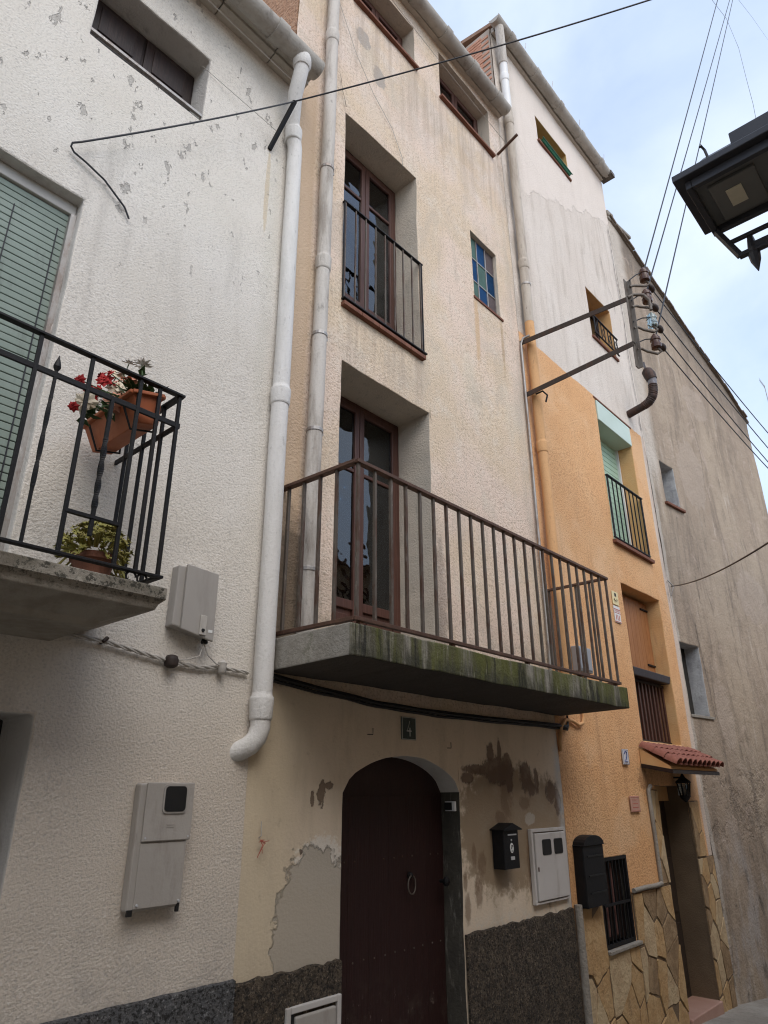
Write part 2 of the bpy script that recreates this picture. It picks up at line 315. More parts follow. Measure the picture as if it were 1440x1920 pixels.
def m_glass(name, tint=(.05, .055, .06), a=.12):
    m = Mat(name, .04, 0, .9); m.t.nodes.remove(m.b)
    tr = m.n('ShaderNodeBsdfTransparent'); tr.inputs[0].default_value = (.55, .58, .58, 1)
    gl = m.n('ShaderNodeBsdfGlossy'); gl.inputs['Roughness'].default_value = .03; gl.inputs[0].default_value = (.9, .95, 1, 1)
    f = m.n('ShaderNodeFresnel'); f.inputs[0].default_value = 1.75
    bb = m.n('ShaderNodeBump'); bb.inputs['Distance'].default_value = 1; m.l(m.math('MULTIPLY', m.noise(3.5, 2), .01), bb.inputs['Height'])
    m.l(bb.outputs[0], gl.inputs['Normal']); mx = m.n('ShaderNodeMixShader')
    m.l(f.outputs[0], mx.inputs[0]); m.l(tr.outputs[0], mx.inputs[1]); m.l(gl.outputs[0], mx.inputs[2]); m.l(mx.outputs[0], m.o.inputs[0]); return m.m

M = dict(
 white=m_white(), cream=m_cream(), orange=m_orange(), grey=m_grey(),
 rev_white=m_plain('white reveal plaster', (.58, .55, .51), (.50, .46, .42), (.36, .33, .30), bump=.006, bs=60),
 rev_cream=m_plain('cream reveal plaster', (.56, .49, .40), (.48, .43, .36), (.30, .27, .22), sc=5, bump=.008, bs=60),
 rev_orange=m_plain('orange reveal render', (.64, .37, .16), (.66, .44, .22), (.44, .25, .12), bump=.006, bs=60),
 rev_yellow=m_plain('ochre reveal render', (.50, .33, .12), (.58, .41, .20), None, bump=.004),
 rev_dark=m_plain('blackened door jamb', (.075, .068, .055), (.045, .04, .034), (.30, .28, .24), sc=7, bump=.006, bs=40),
 rev_lime=m_plain('lime washed reveal', (.50, .50, .49), (.36, .35, .36), (.20, .17, .14), sc=9, bump=.006, bs=40, k=.9),
 dado_w=m_plinth('grey rough plinth', (.12, .12, .122), (.17, .165, .162)), dado_c=m_plinth('brown rough plinth', (.085, .066, .048), (.15, .115, .08)),
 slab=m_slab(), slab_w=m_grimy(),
 rough_side=m_plain('rough orange mortar', (.42, .235, .135), (.52, .33, .21), (.25, .13, .08), sc=11, bump=.05, bs=26),
 brick=m_plain('red hollow brick', (.48, .235, .15), (.60, .36, .26), (.33, .16, .1), sc=5, bump=.006), mortar=m_plain('brick mortar', (.42, .35, .29), (.3, .25, .2), None),
 cornice=m_plain('painted cornice', (.50, .455, .395), (.42, .38, .32), (.26, .23, .19), sc=4, bump=.004),
 gutter=m_plain('fibre cement gutter', (.43, .405, .365), (.33, .30, .265), (.17, .145, .12), sc=4, bump=.004, k=.8),
 pipe_w=m_pipe('white painted pipe', (.66, .64, .61), (.50, .48, .44), .5), pipe_c=m_pipe('grey stained pipe', (.54, .50, .45), (.27, .235, .20), .8),
 pipe_o=m_pipe('orange painted pipe', (.66, .38, .18), (.56, .31, .14), .5), pipe_s=m_pipe('speckled pipe', (.50, .44, .37), (.25, .20, .16), .6), pvc=m_plain('white plastic pipe', (.72, .72, .71), (.62, .61, .59), None, .5, bump=0),
 wood=m_wood('dark red brown joinery', (.068, .030, .022), (.10, .045, .032), .45), wood_dk=m_wood('dark shutter wood', (.018, .010, .008), (.032, .017, .013), .5),
 wood_or=m_wood('varnished wooden shutter', (.30, .125, .045), (.40, .18, .07), .55), door4=m_doorpaint(),
 door2=m_wood('old brown door', (.035, .024, .018), (.06, .04, .028), .6),
 tile_sill=m_plain('red brown tile', (.16, .065, .04), (.22, .10, .065), (.07, .04, .03), sc=8, bump=.003),
 rust=m_iron('rusty grey iron', (.12, .10, .082), (.085, .042, .026), .8), rust_red=m_iron('red brown iron', (.10, .055, .038), (.14, .075, .05), .7),
 black=m_iron('black painted iron', (.005, .005, .006), (.022, .015, .012), .3, .6, 0), beam=m_iron('rusty angle iron', (.055, .042, .034), (.085, .045, .03), .6),
 galv=m_iron('galvanised iron', (.36, .34, .32), (.17, .11, .08), .5, .5, .5), gpost=m_iron('grey painted iron', (.15, .13, .11), (.085, .062, .048), .7),
 slat=m_plain('grey green plastic slat', (.215, .265, .225), (.25, .30, .26), (.14, .165, .145), .5, 5, 0), slat_g=m_plain('green plastic slat', (.36, .50, .38), (.30, .44, .34), None, .5, 5, 0),
 box_g=m_plain('pale green shutter box', (.52, .62, .55), (.48, .58, .51), None, .45, 3, 0), boxw=m_plain('cream shutter box', (.52, .50, .46), (.46, .44, .40), None, .5, 3, 0),
 glass=m_glass('window glass'), curtain=m_plain('pale curtain', (.52, .54, .56), (.42, .44, .46), None, .9, 9, .004, 20),
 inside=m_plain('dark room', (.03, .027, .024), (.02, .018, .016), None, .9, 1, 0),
 pvcgrey=m_plain('grey plastic cabinet', (.36, .335, .305), (.33, .305, .28), (.28, .26, .235), .55, 2, 0), pvcgrey2=m_plain('grey enamel', (.40, .37, .335), (.35, .32, .285), (.24, .21, .18), .5, 3, .0015, 50),
 whitebox=m_plain('white painted metal', (.56, .53, .50), (.50, .47, .44), (.36, .32, .28), .5, 3, 0), rubber=m_plain('black rubber', (.015, .015, .015), (.02, .02, .02), None, .5, 3, 0),
 blackbox=m_iron('black letterbox enamel', (.005, .005, .006), (.008, .008, .008), .3, .55, 0), chrome=m_plain('worn silver', (.5, .5, .5), (.35, .35, .35), None, .35, 20, 0),
 paper=m_plain('white sticker', (.72, .72, .70), (.66, .66, .64), None, .6, 9, 0), ink=m_plain('black ink', (.02, .02, .022), (.03, .03, .03), None, .6, 9, 0),
 signg=m_plain('green enamel plate', (.022, .042, .036), (.03, .05, .042), None, .3, 9, 0), signw=m_plain('cream sign paint', (.60, .60, .56), (.5, .5, .46), None, .4, 9, 0),
 tilew=m_plain('glazed number tile', (.60, .60, .62), (.50, .50, .55), None, .3, 30, 0), blue=m_plain('blue glaze', (.03, .05, .16), (.04, .06, .2), None, .3, 9, 0),
 yellow=m_plain('yellow alarm sign', (.74, .62, .33), (.70, .60, .36), None, .5, 9, 0), redink=m_plain('red print', (.45, .10, .07), (.5, .2, .15), None, .6, 9, 0),
 dullred=m_plain('dull red cloth', (.13, .06, .05), (.17, .085, .07)), pinkt=m_plain('pink ceramic plaque', (.45, .25, .19), (.52, .32, .25), None, .5, 14, .002), cement=m_plain('grey cement', (.30, .27, .23), (.22, .20, .17), (.12, .11, .09), sc=8, bump=.012, bs=40),
 stone=m_plain('ochre flagstone', (.43, .27, .125), (.50, .345, .18), (.20, .13, .07), sc=5, bump=.014, bs=22, k=.9), stone2=m_plain('brown flagstone', (.25, .165, .09), (.36, .25, .14), (.15, .105, .065), sc=8, bump=.014, bs=22, k=.9), stone3=m_plain('pale flagstone', (.50, .38, .23), (.40, .28, .16), (.20, .15, .095), sc=6, bump=.014, bs=22, k=.9),
 joint=m_plain('dark stone joint', (.17, .12, .075), (.12, .085, .055), None, bump=.006), tile=m_plain('terracotta canopy tile', (.235, .088, .063), (.30, .13, .095), (.13, .06, .045), sc=14, bump=.003),
 terracotta=m_plain('terracotta plastic', (.36, .105, .042), (.42, .15, .07), (.24, .07, .03), .55, 12, 0), terra2=m_plain('clay pot', (.24, .105, .07), (.30, .15, .10), (.14, .07, .05), .8, 9, .002),
 leaf=m_plain('dark green leaf', (.045, .085, .03), (.07, .12, .04), None, .6, 20, 0), succ=m_plain('yellow green succulent leaf', (.30, .28, .07), (.36, .27, .09), (.12, .14, .04), .5, 24, 0),
 petal_w=m_plain('white petal', (.72, .69, .66), (.66, .60, .56), None, .7, 30, 0), petal_r=m_plain('red petal', (.38, .018, .018), (.28, .01, .012), None, .7, 30, 0),
 petal_p=m_plain('peach petal', (.62, .28, .19), (.70, .38, .26), None, .7, 30, 0), petal_y=m_plain('cream rose petal', (.68, .60, .46), (.62, .48, .36), None, .7, 30, 0),
 lampm=m_plain('dark street lamp paint', (.042, .042, .048), (.055, .055, .06), None, .4, 6, 0), lampd=m_plain('lamp inner plate', (.17, .17, .16), (.14, .14, .135), None, .5, 6, 0), led=m_plain('unlit LED panel', (.62, .57, .43), (.68, .62, .48), None, .4, 40, 0),
 wire=m_plain('black cable', (.02, .021, .026), (.03, .03, .033), None, .5, 6, 0), cable_w=m_plain('painted cable', (.46, .43, .39), (.36, .33, .29), None, .7, 14, 0), tape=m_plain('dark tape', (.03, .02, .016), (.05, .03, .02), None, .6, 14, 0),
 porc=m_plain('brown porcelain', (.07, .032, .022), (.13, .08, .06), None, .2, 12, 0), road=m_plain('worn concrete street', (.25, .225, .19), (.34, .315, .275), (.13, .125, .10), sc=2.4, bump=.02, bs=14, k=.9),
 step=m_plain('pink step tile', (.40, .235, .18), (.46, .29, .23), None, .5, 5, .002), greenpl=m_plain('green plastic planter', (.02, .13, .07), (.035, .18, .10), None, .45, 12, 0),
 flue=m_iron('sooty flue metal', (.045, .032, .028), (.09, .045, .032), .6), zinc=m_iron('zinc collar', (.20, .20, .22), (.12, .09, .08), .5), redrib=m_plain('red ribbon', (.38, .10, .07), (.30, .08, .06), None, .7, 9, 0),
 opp=m_plain('far side render', (.52, .44, .34), (.46, .38, .29), (.34, .28, .22)), crack=m_plain('shaded crack', (.05, .04, .035), (.08, .065, .05), None), greyb=m_plain('blue grey cabinet', (.30, .32, .35), (.26, .28, .31), None, .5, 3, 0),
 verge=m_plain('lichened verge tile', (.16, .125, .095), (.22, .18, .14), (.07, .06, .05), sc=7, bump=.01),
 roof=m_plain('roof tile clay', (.27, .16, .105), (.35, .24, .17), (.13, .11, .085), sc=6, bump=.01),
)
def m_pane(name, c):
    m = Mat(name, .6, 0, .04); c = tuple(v*.75 for v in c); m.col(c); m.over(m.step(m.noise(9, 4), .4, .7), tuple(v*.7 for v in c), .6); m.height(m.noise(45, 2), .003); return m.done()
M['p_blue'] = m_pane('blue pane', (.02, .075, .19)); M['p_green'] = m_pane('green pane', (.11, .19, .165)); M['p_navy'] = m_pane('deep blue pane', (.012, .05, .12)); M['p_tan'] = m_pane('smoky pane', (.15, .12, .12))
g = Mat('clear insulator glass', .03); g.b.inputs['Transmission Weight'].default_value = .8; g.col((.45, .56, .58)); M['iglass'] = g.done()

# ------------------------------------------------------------------ mesh helpers
WORG = {}
class MB:
    def __init__(s): s.v = []; s.f = []; s.mi = []
    def add(s, vs, fs, mi=0):
        k = len(s.v); s.v += [tuple(v) for v in vs]; s.f += [tuple(i+k for i in f) for f in fs]; s.mi += [mi]*len(fs); return s
    def box(s, x0, x1, y0, y1, z0, z1, mi=0):
        v = [(x, y, z) for z in (z0, z1) for y in (y0, y1) for x in (x0, x1)]
        return s.add(v, [(0, 2, 3, 1), (4, 5, 7, 6), (0, 1, 5, 4), (2, 6, 7, 3), (0, 4, 6, 2), (1, 3, 7, 5)], mi)
    def bar(s, a, b, w, h=None, mi=0, upv=Vector((0, 0, 1))):
        a, b = Vector(a), Vector(b); h = h or w; d = (b-a).normalized()
        u = d.cross(upv)
        if u.length < .01: u = d.cross(Vector((0, 1, 0)))
        u.normalize(); n = u.cross(d).normalized(); v = []
        for p in (a, b):
            for i, j in ((-1, -1), (1, -1), (1, 1), (-1, 1)): v.append(p+u*(w/2*i)+n*(h/2*j))
        return s.add(v, [(0, 3, 2, 1), (4, 5, 6, 7), (0, 1, 5, 4), (1, 2, 6, 5), (2, 3, 7, 6), (3, 0, 4, 7)], mi)
    def tube(s, pts, r, seg=10, mi=0, cap=True):
        pts = [Vector(p) for p in pts]; rs = r if isinstance(r, (list, tuple)) else [r]*len(pts); v = []; f = []
        n = None
        for i, p in enumerate(pts):
            d = (pts[min(i+1, len(pts)-1)]-pts[max(i-1, 0)]).normalized()
            if n is None:
                n = d.orthogonal().normalized()
            n = (n-d*n.dot(d)).normalized(); u = d.cross(n)
            for k in range(seg):
                a = 2*math.pi*k/seg; v.append(p+(n*math.cos(a)+u*math.sin(a))*rs[i])
        for i in range(len(pts)-1):
            for k in range(seg):
                a, b = i*seg+k, i*seg+(k+1) % seg; f.append((a, b, b+seg, a+seg))
        if cap: f.append(tuple(range(seg-1, -1, -1))); f.append(tuple((len(pts)-1)*seg+k for k in range(seg)))
        return s.add(v, f, mi)
    def lathe(s, c, prof, seg=20, mi=0, sx=1, sy=1, ax=None):
        """prof: list of (radius, height); axis z or a direction"""
        c = Vector(c); R = Matrix.Identity(3) if ax is None else Vector((0, 0, 1)).rotation_difference(Vector(ax)).to_matrix()
        v = []; f = []
        for r, h in prof:
            for k in range(seg):
                a = 2*math.pi*k/seg; v.append(c+R @ Vector((r*math.cos(a)*sx, r*math.sin(a)*sy, h)))
        for i in range(len(prof)-1):
            for k in range(seg):
                a, b = i*seg+k, i*seg+(k+1) % seg; f.append((a, b, b+seg, a+seg))
        f.append(tuple(range(seg-1, -1, -1))); f.append(tuple((len(prof)-1)*seg+k for k in range(seg)))
        return s.add(v, f, mi)
    def prism(s, poly, y0, y1, mi=0):
        """poly in x, z, counter-clockwise; extruded in y"""
        n = len(poly); v = [(x, y0, z) for x, z in poly]+[(x, y1, z) for x, z in poly]
        f = [tuple(range(n)), tuple(range(2*n-1, n-1, -1))]+[(i, i+n, (i+1) % n+n, (i+1) % n) for i in range(n)]
        return s.add(v, f, mi)
    def mesh(s, name, mats, smooth=False):
        me = bpy.data.meshes.new(name); me.from_pydata(s.v, [], s.f)
        for m in (mats if isinstance(mats, list) else [mats]): me.materials.append(m)
        for p, i in zip(me.polygons, s.mi): p.material_index = i; p.use_smooth = smooth
        bm = bmesh.new(); bm.from_mesh(me); bmesh.ops.recalc_face_normals(bm, faces=bm.faces); bm.to_mesh(me); bm.free()
        return me
    def build(s, name, mats, parent=None, smooth=False, bevel=0, **k):
        return link(name, s.mesh(name, mats, smooth), parent, bevel=bevel, smooth=smooth, **k)
def link(name, me, parent=None, loc=(0, 0, 0), bevel=0, smooth=False, rot=None, kind=None, label=None, cat=None, group=None):
    o = bpy.data.objects.new(name, me); COL.objects.link(o); loc = Vector(loc)
    if parent is not None: o.parent = parent; o.location = loc-WORG[parent.name]
    else: o.location = loc
    WORG[o.name] = loc.copy()
    if rot: o.rotation_euler = rot
    if bevel:
        b = o.modifiers.new('bevel', 'BEVEL'); b.width = bevel; b.segments = 2; b.limit_method = 'ANGLE'; b.angle_limit = math.radians(50)
    if smooth:
        e = o.modifiers.new('edges', 'EDGE_SPLIT'); e.split_angle = math.radians(50)
    if kind: o['kind'] = kind
    if label: o['label'] = label
    if cat: o['category'] = cat
    if group: o['group'] = group
    return o
def thing(name, label, cat, loc=(0, 0, 0), group=None):
    return link(name, None, None, loc, label=label, cat=cat, group=group)
def B(x0, x1, y0, y1, z0, z1): return MB().box(x0, x1, y0, y1, z0, z1)

def nz(x, z, s=1.0, o=0.0): return noise.noise(Vector((x*s, z*s, o)))
def axis(a, b, brk, step):
    ks = sorted(set([a, b]+[k for k in brk if a < k < b])); r = []
    for p, q in zip(ks, ks[1:]):
        n = max(1, round((q-p)/step)); r += [p+(q-p)*i/n for i in range(n)]
    return r+[b]
def wall_mesh(x0, x1, z0, z1, holes, mat, step=.09, amp=.006, top=None, tf=None, y0=0, arch=None):
    """plastered wall sheet with real openings; holes: (x0, x1, z0, z1, depth, material)"""
    mats = [mat]; xs = axis(x0, x1, [h[0] for h in holes]+[h[1] for h in holes]+([arch[0]+(arch[1]-arch[0])*i/24 for i in range(25)] if arch else []), step); zs = axis(z0, z1, [h[2] for h in holes]+[h[3] for h in holes]+[h[6] for h in holes if len(h) > 6], step)
    def wob(x, z, y=0.0):
        fx, fz = nz(x, z, 3.1, 5)*amp+nz(x, z, 9, 6)*amp*.4, nz(x, z, 3.1, 9)*amp+nz(x, z, 9, 8)*amp*.4
        if x in (x0, x1): fx = 0
        return (x+fx, y0+y+(nz(x, z, .9, 2)*amp*1.6+nz(x, z, 4, 3)*amp*.5 if y == 0 else 0), z+fz)
    mb = MB(); idx = {}; V = []; Fs = []; MI = []
    def vid(x, z, y=0.0):
        k = (round(x, 4), round(z, 4), round(y, 4))
        if k not in idx: idx[k] = len(V); V.append(wob(x, z, y))
        return idx[k]
    def inh(cx, cz): return any(h[0] < cx < h[1] and h[2] < cz < h[3] for h in holes)
    for i in range(len(xs)-1):
        for j in range(len(zs)-1):
            a, b, c, d = xs[i], xs[i+1], zs[j], zs[j+1]
            if inh((a+b)/2, (c+d)/2): continue
            if top:
                ta, tb = top(a), top(b)
                if c >= ta and c >= tb: continue
                Fs.append((vid(a, min(c, ta)), vid(b, min(c, tb)), vid(b, min(d, tb)), vid(a, min(d, ta)))); MI.append(0); continue
            Fs.append((vid(a, c), vid(b, c), vid(b, d), vid(a, d))); MI.append(0)
    for h in holes:
        if h[5] not in mats: mats.append(h[5])
        mi = mats.index(h[5]); hx = [x for x in xs if h[0] <= x <= h[1]]; hz = [z for z in zs if h[2] <= z <= h[3]]
        ys = [0, h[4]*.34, h[4]*.67, h[4]]
        for ya, yb in zip(ys, ys[1:]):
            for a, b in zip(hx, hx[1:]):
                for z in ((h[2],) if len(h) > 6 else (h[2], h[3])): Fs.append((vid(a, z, ya), vid(b, z, ya), vid(b, z, yb), vid(a, z, yb))); MI.append(mi)
            for a, b in zip(hz, hz[1:]):
                if len(h) > 6 and a > h[6]-.001: continue
                for x in (h[0], h[1]): Fs.append((vid(x, a, ya), vid(x, b, ya), vid(x, b, yb), vid(x, a, yb))); MI.append(mi)
    if arch:   # spandrels above an arched opening whose rectangle is a hole
        ax0, ax1, zs_, za, zt, dep, rm = arch
        if rm not in mats: mats.append(rm)
        n = 24; pts = []
        for i in range(n+1):
            t = i/n; x = ax0+(ax1-ax0)*t; z = zs_+(za-zs_)*(1-(2*t-1)**2)**.62; pts.append((x, z))
        # follow the grid on the upper side
        k = len(V)
        for (x, z) in pts:
            V.append(wob(x, z)); V.append(wob(x, zt)); V.append((x, y0+dep, z))
        for i in range(n):
            a = k+3*i; b = a+3; Fs.append((a, b, b+1, a+1)); MI.append(0); Fs.append((a, a+2, b+2, b)); MI.append(mats.index(rm))
    if tf: V = [tf(v) for v in V]
    me = bpy.data.meshes.new('wall'); me.from_pydata(V, [], Fs)
    for m in mats: me.materials.append(m)
    for p, i in zip(me.polygons, MI): p.material_index = i
    bm = bmesh.new(); bm.from_mesh(me); bmesh.ops.remove_doubles(bm, verts=bm.verts, dist=.0012); bmesh.ops.recalc_face_normals(bm, faces=bm.faces)
    bm.to_mesh(me); bm.free()
    return me

def ragged(x0, x1, zt, amp, th):
    """thick plinth render with an uneven trowelled top and a bumpy face"""
    mb = MB(); n = max(4, int((x1-x0)/.03)); m_ = 26; V = []; Fq = []
    for i in range(n+1):
        x = x0+(x1-x0)*i/n; zz = zt+amp*(nz(x, 0, 9, 3)+.6*nz(x, 0, 31, 8)); 
        for j in range(m_+1):
            z = -.8+(zz+.8)*j/m_; V.append((x, -th-.006*nz(x, z, 11, 4)-.004*nz(x, z, 30, 6), z))
        V.append((x, .0, zz+.006))
    k = m_+2
    for i in range(n):
        for j in range(m_+1): a = i*k+j; Fq.append((a, a+k, a+k+1, a+1))
    Fq.append(tuple(range(0, k))+()); Fq.append(tuple(n*k+j for j in range(k-1, -1, -1)))
    return mb.add(V, Fq)
def ground_z(x): return -.064*x

# ------------------------------------------------------------------ the setting: street
mb = MB(); nx = 60
for i in range(nx):
    xa, xb = -14+i*60/nx, -14+(i+1)*60/nx
    for ya, yb in ((-4.1, -2.6), (-2.6, -1.2), (-1.2, 1.0)):
        mb.add([(xa, ya, ground_z(xa)), (xb, ya, ground_z(xb)), (xb, yb, ground_z(xb)), (xa, yb, ground_z(xa))], [(0, 1, 2, 3)])
mb.build('street', M['road'], kind='structure')
mb = MB(); mb.add([(-400, -400, -2.6), (400, -400, -2.6), (400, 400, -2.6), (-400, 400, -2.6)], [(0, 1, 2, 3)]); mb.build('ground', M['road'], kind='structure')

# ------------------------------------------------------------------ houses
def shell(parent, x0, x1, zt, depth=6.0, ymin=.42, side=None, z0=-2.6):
    """side walls, back wall and floors behind a front"""
    m = side or M['inside']
    a = MB().box(x0+.002, x0+.16, ymin-.40, depth, z0, zt+.02); a.build('side_wall', m, parent)
    a = MB().box(x1-.16, x1-.002, ymin-.40, depth, z0, zt+.02); a.build('side_wall', m, parent)
    MB().box(x0+.16, x1-.16, depth-.2, depth, z0, zt+.02).build('back_wall', m, parent)
    MB().box(x0+.165, x1-.165, 1.3, 1.35, z0, zt).build('inner_partition', M['inside'], parent)
def roof(parent, x0, x1, zt, over=.12, depth=6.2, rise=.28, ov=.0):
    y0, y1 = -over, depth; z0, z1 = zt, zt+rise*(depth+over)
    mb = MB(); mb.add([(x0-ov, y0, z0), (x1+ov, y0, z0), (x1+ov, y1, z1), (x0-ov, y1, z1), (x0-ov, y0, z0+.07), (x1+ov, y0, z0+.07), (x1+ov, y1, z1+.07), (x0-ov, y1, z1+.07)],
        [(0, 3, 2, 1), (4, 5, 6, 7), (0, 1, 5, 4), (1, 2, 6, 5), (2, 3, 7, 6), (3, 0, 4, 7)])
    r = mb.build('roof', M['roof'], parent); return r
def gutter(parent, x0, x1, yc, zc, r, mat, joints=4, label=None):
    """half round channel with socket joints and closed ends"""
    def chan(mb, a, b, r, t=.008):
        n = 12; v = []
        for x in (a, b):
            for k in range(n+1):
                th = math.pi*(1+k/n)-.12+(.24*k/n); v.append((x, yc+r*math.cos(th), zc+r*math.sin(th)))
            for k in range(n, -1, -1):
                th = math.pi*(1+k/n)-.12+(.24*k/n); v.append((x, yc+(r-t)*math.cos(th), zc+(r-t)*math.sin(th)))
        m2 = 2*(n+1); f = [(k, (k+1) % m2, (k+1) % m2+m2, k+m2) for k in range(m2)]
        f += [tuple(range(m2-1, -1, -1)), tuple(range(m2, 2*m2))]; mb.add(v, f)
    mb = MB(); chan(mb, x0, x1, r); g = mb.build('gutter', mat, parent, smooth=True)
    if label: g['label'] = label
    for k in range(joints):
        x = x0+(x1-x0)*(k+.55)/joints; q = MB(); chan(q, x-.05, x+.05, r+.012, .01); q.build('gutter_joint', mat, g, smooth=True)
    e = MB()
    for x in (x0+.004, x1-.012):
        pts = [(x, yc+(r-.004)*math.cos(math.pi*(1+k/10)), zc+(r-.004)*math.sin(math.pi*(1+k/10))) for k in range(11)]
        n = len(pts); e.add(pts+[(p[0]+.008, p[1], p[2]) for p in pts], [tuple(range(n)), tuple(range(2*n-1, n-1, -1))]+[(i, i+1, i+1+n, i+n) for i in range(n-1)]+[(n-1, 0, n, 2*n-1)])
    e.build('gutter_end', mat, g)
    return g
def downpipe(parent, pts, r, mat, collars=(), name='downpipe', clips=(), jit=.004):
    ps = []
    pts = [Vector(p) for p in pts]
    for a, b in zip(pts, pts[1:]):
        n = max(1, int((b-a).length/.25))
        for i in range(n): 
            p = a.lerp(b, i/n); ps.append(p+Vector((nz(p.z, p.x, 1.2, 1)*jit*2, nz(p.z, p.x, 1.2, 4)*jit, 0)))
    ps.append(pts[-1]); rr = [r*(1+.03*nz(p.z*3, 1)) for p in ps]
    o = MB().tube(ps, rr, 20).build(name, mat, parent, smooth=True)
    def onp(z):
        for a, b in zip(ps, ps[1:]):
            if min(a.z, b.z) <= z <= max(a.z, b.z) and abs(a.z-b.z) > 1e-5:
                t = (z-a.z)/(b.z-a.z); return a.lerp(b, t)
        return ps[0]
    for z in collars:
        c = onp(z); MB().lathe(c, [(r*1.01, -.06), (r*1.09, -.055), (r*1.12, -.045), (r*1.15, .0), (r*1.2, .05), (r*1.18, .062), (r*1.03, .075), (r*1.0, .09)], 20).build('pipe_collar', mat, o, smooth=True)
    for z in clips:
        c = onp(z); MB().lathe(c, [(r*1.08, -.013), (r*1.1, -.01), (r*1.1, .01), (r*1.08, .013)], 18).box(c.x+r*1.0, c.x+r*1.35, c.y-.01, c.y+.06, c.z-.012, c.z+.012).build('pipe_clip', M['galv'], o)
    return o
def casement(parent, x0, x1, z0, z1, y, mat, leaves, name='french_window', transom=None, panel=0, curtain=(), fr=.045, st=.055, split=None):
    """framed double window: fixed frame, leaves with stiles, glass panes, solid lower panel"""
    f = MB(); f.box(x0, x0+fr, y, y+.07, z0, z1); f.box(x1-fr, x1, y, y+.07, z0, z1); f.box(x0+fr, x1-fr, y, y+.07, z1-fr, z1); f.box(x0+fr, x1-fr, y, y+.07, z0, z0+fr*.6)
    w = f.build(name, mat, parent, bevel=.004)
    xm = split or (x0+x1)/2
    spans = [(x0+fr, xm), (xm, x1-fr)] if leaves == 2 else [(x0+fr, x1-fr)]
    for (a, b) in spans:
        za, zb = z0+fr*.6, z1-fr; l = MB(); yy = y-.012
        l.box(a+.003, a+st, yy, yy+.05, za, zb); l.box(b-st, b-.003, yy, yy+.05, za, zb); l.box(a+st, b-st, yy, yy+.05, zb-st, zb); l.box(a+st, b-st, yy, yy+.05, za, za+st*1.3)
        if panel: l.box(a+st, b-st, yy, yy+.05, za+panel-.02, za+panel+.05); l.box(a+st, b-st, yy+.02, yy+.035, za+st*1.3, za+panel-.02); l.box(a+st+.05, b-st-.05, yy+.006, yy+.02, za+st*1.3+.04, za+panel-.06)
        if transom: l.box(a+st, b-st, yy+.005, yy+.04, transom-.015, transom+.015)
        l.build('window_leaf', mat, w, bevel=.005)
        g0 = za+panel+.05 if panel else za+st*1.3
        zz = [(g0, transom-.015), (transom+.015, zb-st)] if transom else [(g0, zb-st)]
        for (ga, gb) in zz: B(a+st, b-st, yy+.02, yy+.024, ga, gb).build('pane', M['glass'], w)
    for (a, b, c, d) in curtain: 
        q = MB(); n = 14
        for i in range(n):
            xa, xb = a+(b-a)*i/n, a+(b-a)*(i+1)/n; ya, yb = y+.10+.012*(i % 2), y+.10+.012*((i+1) % 2); q.add([(xa, ya, c), (xb, yb, c), (xb, yb, d), (xa, ya, d)], [(0, 1, 2, 3)])
        q.build('curtain', M['curtain'], w)
    return w
def bars(parent, xs, y, z0, z1, w, mat, name='baluster', h=None, sub=None):
    me = MB().box(-w/2, w/2, -(h or w)/2, (h or w)/2, 0, z1-z0).mesh(name, mat)
    for x in xs: link(name, me, parent, (x+random.uniform(-.003, .003), y, z0), bevel=.0015)

# ---------- white house (nearest, left)
wh = thing('white_house', 'white roughcast house at the left with green roller blind, black balcony and moulded eaves', 'house', (0, 0, 0))
ZW = 7.06
me = wall_mesh(-6, 2.45, -.6, ZW, [(-.45, 1.04, 2.50, 4.70, .16, M['rev_white']), (.88, 1.68, 5.93, 6.55, .22, M['rev_white']), (.2, 1.28, -.2, 1.92, .35, M['rev_white'])], M['white'])
link('front_wall', me, wh, bevel=.012)
shell(wh, -6, 2.44, ZW, side=M['inside']); roof(wh, -6, 2.44, ZW+.07, .2)
ragged(-6, 2.449, .755, .004, .020).build('plinth', M['dado_w'], wh)
# moulded eaves in lengths, with open joints
mo = MB()
joints = [2.52, 2.16, 1.66, 1.05, .4, -.3, -1, -1.9, -3, -4.2, -6]
for i, (b, a) in enumerate(zip(joints, joints[1:])):
    p = [(0, 7.03), (-.05, 7.03), (-.065, 7.045), (-.11, 7.05), (-.115, 7.075), (-.15, 7.08), (-.20, 7.085), (-.20, 7.13), (0, 7.13)]
    v = [(x, y+random.uniform(-.001, .001), z) for x in (a+.004, b-.004) for y, z in p]; n = len(p)
    o = MB().add(v, [tuple(range(n)), tuple(range(2*n-1, n-1, -1))]+[(k, (k+1) % n, (k+1) % n+n, k+n) for k in range(n)]).build('eaves_moulding', M['cornice'], wh, bevel=.003)
gutter(wh, -6, 2.50, -.245, 7.075, .085, M['gutter'], 9)
# white downpipe with swan neck at the gutter and shoe at the foot
dp = downpipe(wh, [(2.33, -.245, 7.03), (2.335, -.24, 6.93), (2.35, -.16, 6.72), (2.42, -.06, 6.52), (2.46, -.06, 6.3), (2.47, -.06, 4.0), (2.47, -.06, 2.0)], .057, M['pipe_w'], (6.42, 4.03, 2.03), 'downpipe')
MB().tube([(2.47, -.06, 2.0), (2.47, -.06, 1.93), (2.455, -.055, 1.88), (2.425, -.04, 1.84), (2.39, -.01, 1.815), (2.365, .03, 1.80)], [.056, .056, .055, .054, .053, .052], 18).build('pipe_shoe', M['pipe_w'], dp, smooth=True)
MB().lathe((2.33, -.245, 7.0), [(.06, -.07), (.074, -.04), (.074, .03), (.066, .06)], 18).build('pipe_collar', M['pipe_w'], dp, smooth=True)
